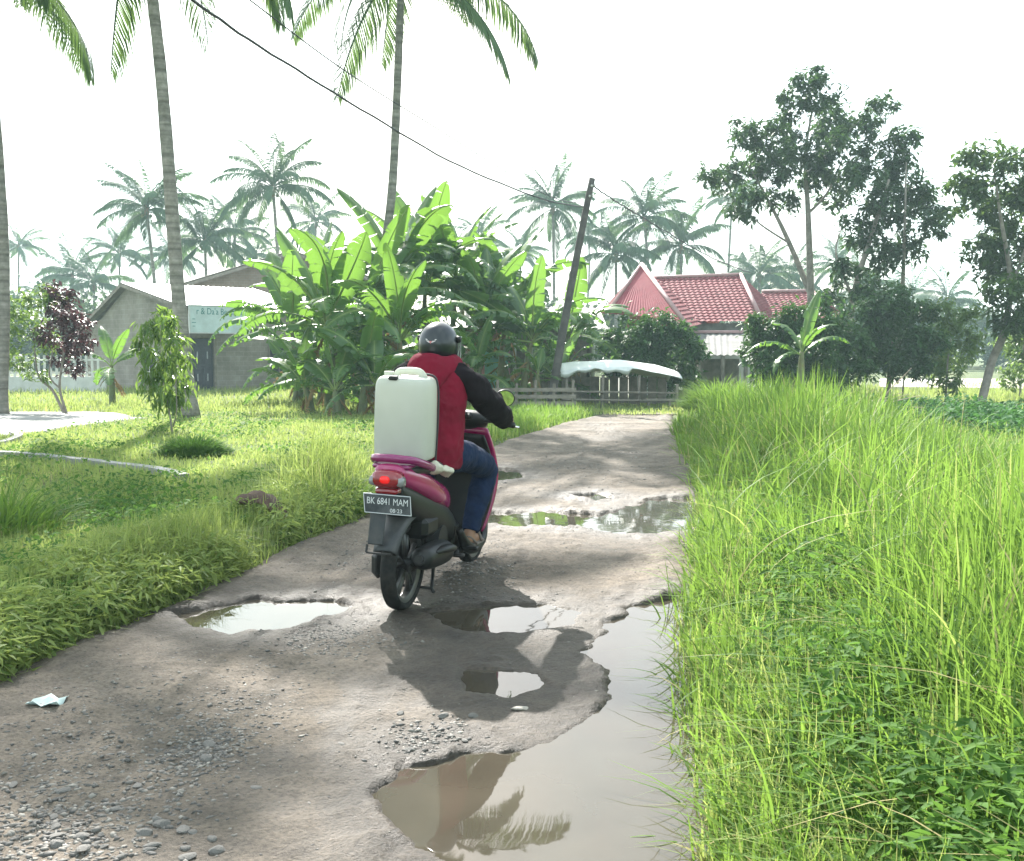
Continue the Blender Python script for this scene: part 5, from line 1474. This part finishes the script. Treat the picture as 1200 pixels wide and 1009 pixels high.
m = MB(); m.tube([(.30, -.07, .20), (.22, -.09, .07), (.20, -.11, .055)], .010, 7).tube([(.30, .07, .20), (.22, .09, .07), (.20, .11, .055)], .010, 7).tube([(.22, -.09, .07), (.22, .09, .07)], .008, 6); m.build('centre_stand', M_eng, bike, True)
m = MB(); P_ = spl([(.42, -.10, .27), (.40, -.17, .26), (.36, -.19, .25)], 8); m.tube(P_, .009, 6).box((.34, -.205, .245), (.04, .06, .02), bev=.005); m.build('kick_start', M_eng, bike, True)
# floorboard and leg shield
m = MB(); m.box((.74, 0, .215), (.46, .30, .05), bev=.02).box((.56, 0, .30), (.14, .24, .20), bev=.03); m.build('floorboard', M_blk, bike, True, 35)
for s in (-1, 1):
    m = MB(); K = spl([(.50, s * .150, .36, .02), (.60, s * .165, .25, .035), (.78, s * .168, .205, .034), (.95, s * .165, .24, .03), (1.03, s * .155, .34, .02)], 16); m.tube([k[:3] for k in K], [k[3] for k in K], 10); m.build('side_skirt', M_blk, bike, True)
    m = MB(); m.box((.57, s * .20, .245), (.05, .10, .02), bev=.006).tube([(.57, s * .14, .25), (.57, s * .17, .245)], .008, 6); m.build('footrest', M_blk, bike)
def shield(off, wsc, x0, mat, name, z0=.26, z1=.92):
    rings = []
    for k in range(16):
        t = k / 15; z = z0 + (z1 - z0) * t; xx = x0 + .08 * math.sin(t * 2.2) - .10 * max(0, t - .55) * 2.2; hw = wsc * (.13 + .10 * math.sin(math.pi * (.12 + .72 * t)))
        fr = [(xx - .06 * (abs(u) ** 2.2) + off, hw * u, z) for u in np.linspace(-1, 1, 13)]
        bk = [(p[0] - .02, p[1] * .97, p[2]) for p in reversed(fr)]
        rings.append(fr + bk)
    m = MB(); m.loft(rings); return m.build(name, mat, bike, True)
shield(0, 1.0, 1.02, M_mag, 'front_cowl')
shield(-.035, .94, 1.02, M_blk, 'leg_shield', .27, .88)
# front fork and mudguard
for s in (-1, 1):
    m = MB(); m.tube([(1.26, s * .06, .245), (1.16, s * .06, .52)], .018, 8); m.build('fork_leg', M_eng, bike, True)
m = MB(); rings = []
for k in range(16):
    a = R(20) + R(150) * k / 15; r_ = .272; cx, cz = 1.26 + r_ * math.cos(a), RW_ + r_ * math.sin(a); w_ = .058
    rings.append([(cx, -w_, cz - .02), (cx, -w_ * .6, cz + .006), (cx, 0, cz + .012), (cx, w_ * .6, cz + .006), (cx, w_, cz - .02), (1.26 + (cx - 1.26) * .97, w_ * .9, cz - .022), (1.26 + (cx - 1.26) * .97, 0, cz), (1.26 + (cx - 1.26) * .97, -w_ * .9, cz - .022)])
m.loft(rings); m.build('front_mudguard', M_mag, bike, True)
# handlebar
m = MB(); K = spl([(.86, -.34, .955), (.93, -.20, .965), (.96, 0, .955), (.93, .20, .965), (.86, .34, .955)], 24); m.tube(K, .013, 8); m.tube([(1.13, 0, .55), (.98, 0, .95)], .025, 8); hb_ = m.build('handlebar', M_blk, bike, True)
xl_k = MB(); xl_k.loft([ringx(.90, 0, .97, .10, .035, 2.6), ringx(.95, 0, .965, .17, .055, 2.6), ringx(1.03, 0, .95, .15, .07, 2.6), ringx(1.10, 0, .935, .08, .05, 2.4)]); xl_k.build('handlebar_cowl', M_blk, bike, True)
m = MB(); m.loft([ringx(1.09, 0, .93, .085, .055, 2.6), ringx(1.125, 0, .925, .06, .035, 2.4)]); m.build('headlight', M_clear, bike, True)
m = MB(); m.box((.895, 0, .992), (.05, .16, .035), Matrix.Rotation(R(-35), 3, 'Y'), bev=.01); dsh = m.build('instrument_panel', M_blk, bike)
m = MB(); m.box((.875, 0, 1.006), (.006, .12, .028), Matrix.Rotation(R(-35), 3, 'Y')); m.build('dial_glass', M_clear, dsh)
for s in (-1, 1):
    m = MB(); m.tube([(.855, s * .36, .954), (.905, s * .245, .962)], .019, 10); m.build('grip', M_blk, bike, True)
    m = MB(); m.tube([(.94, s * .22, .955), (.945, s * .30, .945), (.91, s * .38, .938)], [.008, .006, .007], 6); m.build('brake_lever', M_chrome, bike, True)
    m = MB(); m.tube([(.92, s * .225, .97), (.955, s * .245, 1.04), (.985, s * .262, 1.085)], .006, 7); ms_ = m.build('mirror', M_blk, bike, True)
    c = Vector((.985, s * .262, 1.105)); nn = Vector((-1, s * .38, -.10)).normalized(); u = nn.cross(Vector((0, 0, 1))).normalized(); v_ = u.cross(nn)
    k = MB(); k.loft([[c + u * (math.cos(a) * .062 * f) + v_ * (math.sin(a) * .054 * f) - nn * g for a in np.linspace(0, 6.2832, 24, endpoint=False)] for f, g in ((1, -.004), (1.03, .006), (.9, .022), (.5, .032))]); k.build('mirror_shell', M_blk, ms_, True)
    k = MB(); k.add([c + u * (math.cos(a) * .056) + v_ * (math.sin(a) * .048) + nn * .0065 for a in np.linspace(0, 6.2832, 24, endpoint=False)], [tuple(range(24))]); k.build('mirror_glass', M_mirror, ms_)

# ------------------------------------------------------------------ jerrycan and rag on the seat
BM = Matrix.Translation((rw.x, rw.y, rzc)) @ Euler((R(2.6), 0, HEAD)).to_matrix().to_4x4()
def on_bike(o, loc, rot=(0, 0, 0)):
    o.matrix_world = BM @ Matrix.Translation(loc) @ Euler(rot).to_matrix().to_4x4(); return o
m_c, t_c, o_c = newmat('jerrycan_plastic')
tc_ = N(t_c, 'ShaderNodeTexCoord'); nz_ = N(t_c, 'ShaderNodeTexNoise', Scale=5.0, Detail=6.0); t_c.links.new(tc_.outputs['Object'], nz_.inputs['Vector'])
cc_ = ramp(t_c, nz_.outputs[0], [(.3, (.50, .52, .48)), (.7, (.60, .62, .58))])
pc = N(t_c, 'ShaderNodeBsdfPrincipled', Roughness=.42); t_c.links.new(cc_, pc.inputs['Base Color'])
tc2 = N(t_c, 'ShaderNodeBsdfTranslucent'); tc2.inputs[0].default_value = (.75, .77, .66, 1)
mc_ = N(t_c, 'ShaderNodeMixShader'); mc_.inputs[0].default_value = .38
t_c.links.new(pc.outputs[0], mc_.inputs[1]); t_c.links.new(tc2.outputs[0], mc_.inputs[2]); t_c.links.new(mc_.outputs[0], o_c.inputs[0])
can = empty('jerrycan', (0, 0, 0), 0, 'large white plastic jerrycan strapped upright on the scooter seat', 'jerrycan')
on_bike(can, (.02, .02, .805), (0, R(-2), 0))
m = MB(); hz_ = .462
K = [(0, .075, .112), (.012, .108, .138), (.04, .118, .147), (.2, .121, .150), (.37, .119, .148), (.42, .114, .142), (.442, .100, .126), (.450, .07, .095)]
m.loft([ringz(k[0], 0, 0, k[1], k[2], 5.0, 40) for k in spl(K, 26)]); m.build('body', m_c, can, True)
m = MB(); m.tube(spl([(0, .055, .440), (0, .045, .468), (0, .0, .476), (0, -.07, .474), (0, -.10, .440)], 16), .015, 10, sq=1.3); m.build('handle', m_c, can, True)
m = MB(); m.tube([(0, .100, .435), (0, .100, .468)], .026, 16); m.build('cap', m_c, can, True, 40)
m = MB(); m.box((-.098, .035, .442), (.045, .05, .022), bev=.006); m.build('clip', M_blk, can)
m = MB(); P_ = spl([(.05, -.154, -.03), (.055, -.158, .1), (.06, -.160, .25), (.06, -.156, .39), (.05, -.125, .455), (.03, .0, .458)], 26); m.tube(P_, .0055, 6); m.build('strap', M_black, can, True)
M_rag = solid('cream_cloth', (.60, .57, .46), .9, .15, 8, bump=.3)
m = MB(); rings = []
for k in range(16):
    t = k / 15; x_ = -.02 + .24 * t; hw = .035 + .012 * math.sin(t * 9); hh_ = .024 + .010 * math.sin(t * 7 + 1)
    rings.append([(x_, -.135 + hw * math.cos(a) * (1 + .12 * math.sin(3 * a + 5 * t)), .775 - .045 * t + hh_ * math.sin(a) * (1 + .2 * math.sin(4 * a + 9 * t))) for a in np.linspace(0, 6.2832, 20, endpoint=False)])
m.loft(rings); rag = m.build('cloth_bundle', M_rag, None, True); on_bike(rag, (.05, 0, 0)); tag(rag, 'cream cloth bundle tucked on the seat between jerrycan and rider', 'cloth')

# ------------------------------------------------------------------ rider
M_skin = solid('brown_skin', (.28, .15, .09), .55, .12, 10)
M_hood = solid('red_hoodie', (.165, .003, .019), .92, .15, 7, bump=.35, bscale=14, spec=.2)
M_sleeve = solid('dark_maroon_sleeve', (.007, .0035, .006), .92, .25, 7, bump=.35, bscale=14, spec=.2)
M_jean = solid('blue_denim', (.006, .016, .050), .85, .3, 10, bump=.4, bscale=40, spec=.2)
M_helm = solid('dark_helmet', (.009, .013, .018), .32, .04, 3, coat=.2)
M_line = solid('helmet_lining', (.005, .005, .006), .9)
M_sand = solid('brown_sandal', (.16, .13, .11), .8, .2)
rider = empty('person', (0, 0, 0), 0, 'person in red hoodie, blue jeans and dark helmet riding the scooter', 'person')
on_bike(rider, (0, 0, 0))
def remesh(o, vox, smooth=4, wrinkle=0.0):
    r_ = o.modifiers.new('remesh', 'REMESH'); r_.mode = 'VOXEL'; r_.voxel_size = vox; r_.use_smooth_shade = True
    s_ = o.modifiers.new('smooth', 'SMOOTH'); s_.iterations = smooth; s_.factor = .5
    if wrinkle:
        for sc_, st_ in ((.10, wrinkle), (.04, wrinkle * .35)):
            tx = bpy.data.textures.new('cloth_folds', 'CLOUDS'); tx.noise_scale = sc_; tx.noise_depth = 2
            d_ = o.modifiers.new('folds', 'DISPLACE'); d_.texture = tx; d_.strength = st_; d_.mid_level = .5; d_.texture_coords = 'LOCAL'
    return o
def limb(m, keys, n=18, seg=16, sq=None):
    K = spl(keys, n); m.tube([k[:3] for k in K], [k[3] for k in K], seg, sq=sq)
def ball(m, c, r, sx=1, sy=1, sz=1):
    m.loft([ringz(c[2] + r * sz * math.sin(a), c[0], c[1], max(.001, r * sx * math.cos(a)), max(.001, r * sy * math.cos(a)), 2, 16) for a in np.linspace(-1.56, 1.56, 13)])
# body: head, neck, trunk, limbs, hands and feet as one continuous skin
m = MB()
K = spl([(.36, .80, .13, .14), (.36, .95, .12, .145), (.38, 1.10, .115, .16), (.40, 1.22, .095, .15), (.415, 1.29, .06, .08), (.43, 1.34, .052, .055), (.44, 1.38, .06, .058)], 24)
m.loft([ringz(k[1], k[0], 0, k[2], k[3], 2.3, 24) for k in K])
ball(m, (.455, 0, 1.435), .095, 1.0, .82, 1.12); ball(m, (.545, 0, 1.42), .018, .9, .7, 1.2); ball(m, (.52, 0, 1.36), .04, .8, .8, .6)
for s in (-1, 1):
    ball(m, (.45, s * .082, 1.425), .028, .7, .4, 1.1)
    limb(m, [(.40, s * .15, 1.235, .055), (.52, s * .245, 1.14, .046), (.655, s * .30, 1.05, .040), (.76, s * .31, 1.0, .034), (.845, s * .305, .968, .026), (.875, s * .303, .962, .03)])
    # palm on the grip, thumb under, four fingers curled over
    ball(m, (.872, s * .305, .972), .036, 1.0, 1.15, .62)
    for q, (dy, ln) in enumerate(((-.042, .9), (-.015, 1.05), (.012, 1.0), (.037, .82))):
        yy = s * (.305 + dy); xg = .885 - .35 * abs(dy) * (1 if dy > 0 else -.4)
        limb(m, [(xg - .01, yy, .985, .0095), (xg + .02 * ln, yy, .990, .0095), (xg + .036 * ln, yy, .972, .009), (xg + .030, yy, .950, .0085), (xg + .012, yy, .940, .008)], 9, 8)
    limb(m, [(.865, s * .268, .968, .012), (.880, s * .252, .950, .011), (.895, s * .250, .938, .009)], 7, 8)
    limb(m, [(.36, s * .085, .80, .080), (.50, s * .13, .79, .075), (.66, s * .165, .755, .065), (.80, s * .192, .69, .052), (.825, s * .192, .64, .050), (.79, s * .18, .53, .048), (.735, s * .165, .40, .040), (.70, s * .157, .315, .036), (.685, s * .155, .262, .038)], 28)
    limb(m, [(.66, s * .155, .262, .034), (.74, s * .16, .262, .036), (.82, s * .165, .256, .032), (.87, s * .165, .252, .022)], 10, 12, sq=.8)
body = remesh(m.build('body', M_skin, rider, True), .0075, 3)
# jeans
m = MB()
K = spl([(.34, .745, .13, .155), (.34, .80, .145, .165), (.36, .88, .13, .155)], 8); m.loft([ringz(k[1], k[0], 0, k[2], k[3], 2.4, 24) for k in K])
for s in (-1, 1):
    limb(m, [(.36, s * .085, .80, .105), (.50, s * .13, .79, .098), (.66, s * .165, .755, .088), (.82, s * .195, .69, .078), (.845, s * .195, .64, .075), (.80, s * .18, .53, .070), (.74, s * .165, .40, .060), (.705, s * .158, .315, .056)], 30, 18)
remesh(m.build('jeans', M_jean, rider, True), .008, 5, .022)
# hoodie trunk
m = MB()
K = spl([(.335, .735, .165, .185), (.335, .78, .175, .20), (.335, .88, .168, .197), (.345, 1.0, .160, .195), (.36, 1.10, .152, .200), (.375, 1.19, .138, .203), (.39, 1.255, .115, .178), (.405, 1.305, .092, .128), (.42, 1.35, .078, .092)], 36)
m.loft([[(p[0] - (.012 * math.sin(k[1] * 26 + p[1] * 9) if k[1] < 1.15 else 0) * max(0, .34 - p[0]) * 5, p[1] * (1 + .015 * math.sin(k[1] * 31)), p[2]) for p in ringz(k[1], k[0], 0, k[2], k[3], 2.35, 40)] for k in K])
hood_o = remesh(m.build('hoodie', M_hood, rider, True), .009, 4, .030)
# hood bunched round the neck and hanging in a point on the back
m = MB()
rings = []
for k in range(28):
    a = math.pi * .12 + (2 * math.pi - math.pi * .24) * k / 27          # from the front left round the back
    bx_, by_ = math.cos(a), math.sin(a); back = max(0, -bx_)
    c = Vector((.425 + .098 * bx_ - .045 * back, .118 * by_, 1.325 - .045 * back)); r_ = .034 + .016 * back; hgt = .050 + .045 * back ** 2
    rad = Vector((bx_, by_, 0))
    rings.append([c + rad * (r_ * math.cos(t)) + Vector((0, 0, hgt * math.sin(t))) + rad * (-.022 * math.sin(t)) for t in np.linspace(0, 6.2832, 14, endpoint=False)])
m.loft(rings)
K = spl([(1.31, .325, .030, .115), (1.26, .285, .042, .125), (1.20, .255, .034, .098), (1.15, .238, .022, .060), (1.115, .228, .012, .025)], 14)
m.loft([ringz(k[0], k[1], 0, k[2], k[3], 2.2, 24) for k in K])
remesh(m.build('hood', M_hood, hood_o, True), .009, 3, .016)
for s in (-1, 1):
    m = MB()
    limb(m, [(.395, s * .115, 1.265, .066), (.41, s * .17, 1.235, .080), (.47, s * .225, 1.175, .080), (.56, s * .27, 1.11, .074), (.655, s * .305, 1.05, .070), (.74, s * .315, 1.01, .062), (.81, s * .31, .985, .052), (.845, s * .307, .972, .044)], 34, 20)
    V0 = m.v; m.v = [(x_ + .006 * math.sin(x_ * 70 + z_ * 30), y_ + s * .006 * math.sin(z_ * 60 + x_ * 20), z_ + .005 * math.sin(x_ * 55)) for x_, y_, z_ in V0]
    remesh(m.build('sleeve', M_sleeve, hood_o, True), .008, 3, .028)
    m = MB(); m.loft([ringx(x_, s * .163 + (.004 if i in (1, 2) else 0), .2375, a_, .009, 3, 18) for i, (x_, a_) in enumerate(((.625, .028), (.65, .042), (.76, .048), (.86, .044), (.90, .024)))])
    P_ = spl([(.80, s * .118, .245), (.80, s * .145, .292), (.81, s * .175, .298), (.80, s * .207, .245)], 10); m.tube(P_, .009, 6)
    m.tube(spl([(.70, s * .12, .245), (.665, s * .14, .285), (.665, s * .175, .285), (.70, s * .205, .245)], 10), .008, 6); m.build('sandal', M_sand, rider, True)
# helmet: open-face shell
m = MB(); hcx, hcz = .455, 1.425
V, F = [], []
nu, nv = 40, 18
def hpt(u, v_, grow=0.0):
    a = 2 * math.pi * u / nu; ph = (math.pi / 2) * (1 - v_ / nv)            # v=0 top
    low = -.62 + .50 * max(0, math.cos(a)) ** .7 - .06 * max(0, -math.cos(a))
    lat = math.pi / 2 - (math.pi / 2 - low) * v_ / nv
    rx_, ry_, rz_2 = .140 + grow, .110 + grow, .126 + grow
    return (hcx - .005 + rx_ * math.cos(lat) * math.cos(a), ry_ * math.cos(lat) * math.sin(a), hcz + .0 + rz_2 * math.sin(lat))
for v_ in range(nv + 1):
    for u in range(nu): V.append(hpt(u, v_))
for v_ in range(nv):
    for u in range(nu): F.append((v_ * nu + u, v_ * nu + (u + 1) % nu, (v_ + 1) * nu + (u + 1) % nu, (v_ + 1) * nu + u))
m.add(V, F); hel = m.build('helmet', M_helm, rider, True); md = hel.modifiers.new('thickness', 'SOLIDIFY'); md.thickness = .016; md.offset = 1
m = MB(); m.tube([hpt(u, nv, .001) for u in range(nu)] + [hpt(0, nv, .001)], .006, 6); m.build('rim_trim', M_line, hel, True)
m = MB(); K = [(1.335, .075, .080), (1.36, .090, .088), (1.395, .095, .092), (1.43, .095, .09)]
m.loft([ringz(k[0], hcx - .02, 0, k[1], k[2], 2.2, 24) for k in K]); m.build('lining', M_line, hel, True)
# visor
m_v, t_v, o_v = newmat('visor_plastic')
pv_ = N(t_v, 'ShaderNodeBsdfPrincipled', Roughness=.05, IOR=1.45); pv_.inputs['Base Color'].default_value = (.55, .6, .6, 1); pv_.inputs['Transmission Weight'].default_value = .85
t_v.links.new(pv_.outputs[0], o_v.inputs[0])
m = MB(); V, F = [], []
for j in range(8):
    for i in range(19):
        a = R(-88) + R(176) * i / 18; zz_ = 1.475 - .145 * j / 7
        V.append((hcx + (.154 + .012 * math.sin(j / 7 * 3.1)) * math.cos(a), .122 * math.sin(a), zz_))
for j in range(7):
    for i in range(18): F.append((j * 19 + i, j * 19 + i + 1, (j + 1) * 19 + i + 1, (j + 1) * 19 + i))
m.add(V, F); vi = m.build('visor', m_v, hel, True); md = vi.modifiers.new('thickness', 'SOLIDIFY'); md.thickness = .003
for s in (-1, 1):
    m = MB(); m.tube([(hcx + .005, s * .106, 1.455), (hcx + .005, s * .128, 1.455)], [.022, .016], 14); m.build('visor_hinge', M_blk, hel, True)
    m = MB(); m.tube(spl([(hcx + .02, s * .105, 1.36), (hcx + .045, s * .075, 1.325), (hcx + .06, 0, 1.305)], 8), .007, 6, sq=1.6); m.build('chin_strap', M_blk, hel)
# small winged emblem on the back of the helmet
M_emb = solid('emblem_silver', (.55, .5, .5), .4, .1); M_embr = solid('emblem_red', (.45, .12, .12), .4, .1)
def on_helmet(y_, z_):
    sz_ = (z_ - hcz) / .130; sy_ = y_ / .112; return (hcx - .005 - .1425 * math.sqrt(max(0, 1 - sz_ ** 2 - sy_ ** 2)), y_, z_)
m = MB()
for pts in (((.034, 1.452), (-.034, 1.452), (-.028, 1.446), (.028, 1.446)), ((.030, 1.443), (.012, 1.443), (.003, 1.432), (.010, 1.432)), ((-.030, 1.443), (-.012, 1.443), (-.003, 1.432), (-.010, 1.432))):
    m.add([on_helmet(*p) for p in pts], [(0, 1, 2, 3)])
m.build('emblem', M_emb, hel)
m = MB(); m.add([on_helmet(*p) for p in ((.011, 1.441), (-.011, 1.441), (0, 1.426))], [(0, 1, 2)]); m.build('emblem', M_embr, hel)

# ------------------------------------------------------------------ hazy morning air
m = MB(); m.box((0, 55, 11), (420, 320, 25.5))
m.v = [(x_, y_, max(-1.9, z_)) for x_, y_, z_ in m.v]
hm, ht, ho = newmat('haze')
pvv = N(ht, 'ShaderNodeVolumePrincipled'); pvv.inputs['Color'].default_value = (.72, .97, 1.0, 1); pvv.inputs['Density'].default_value = .0012; pvv.inputs['Anisotropy'].default_value = .1
ht.links.new(pvv.outputs[0], ho.inputs['Volume'])
tag(m.build('haze', hm), 'pale morning haze hanging over the whole place', 'haze', kind='stuff')
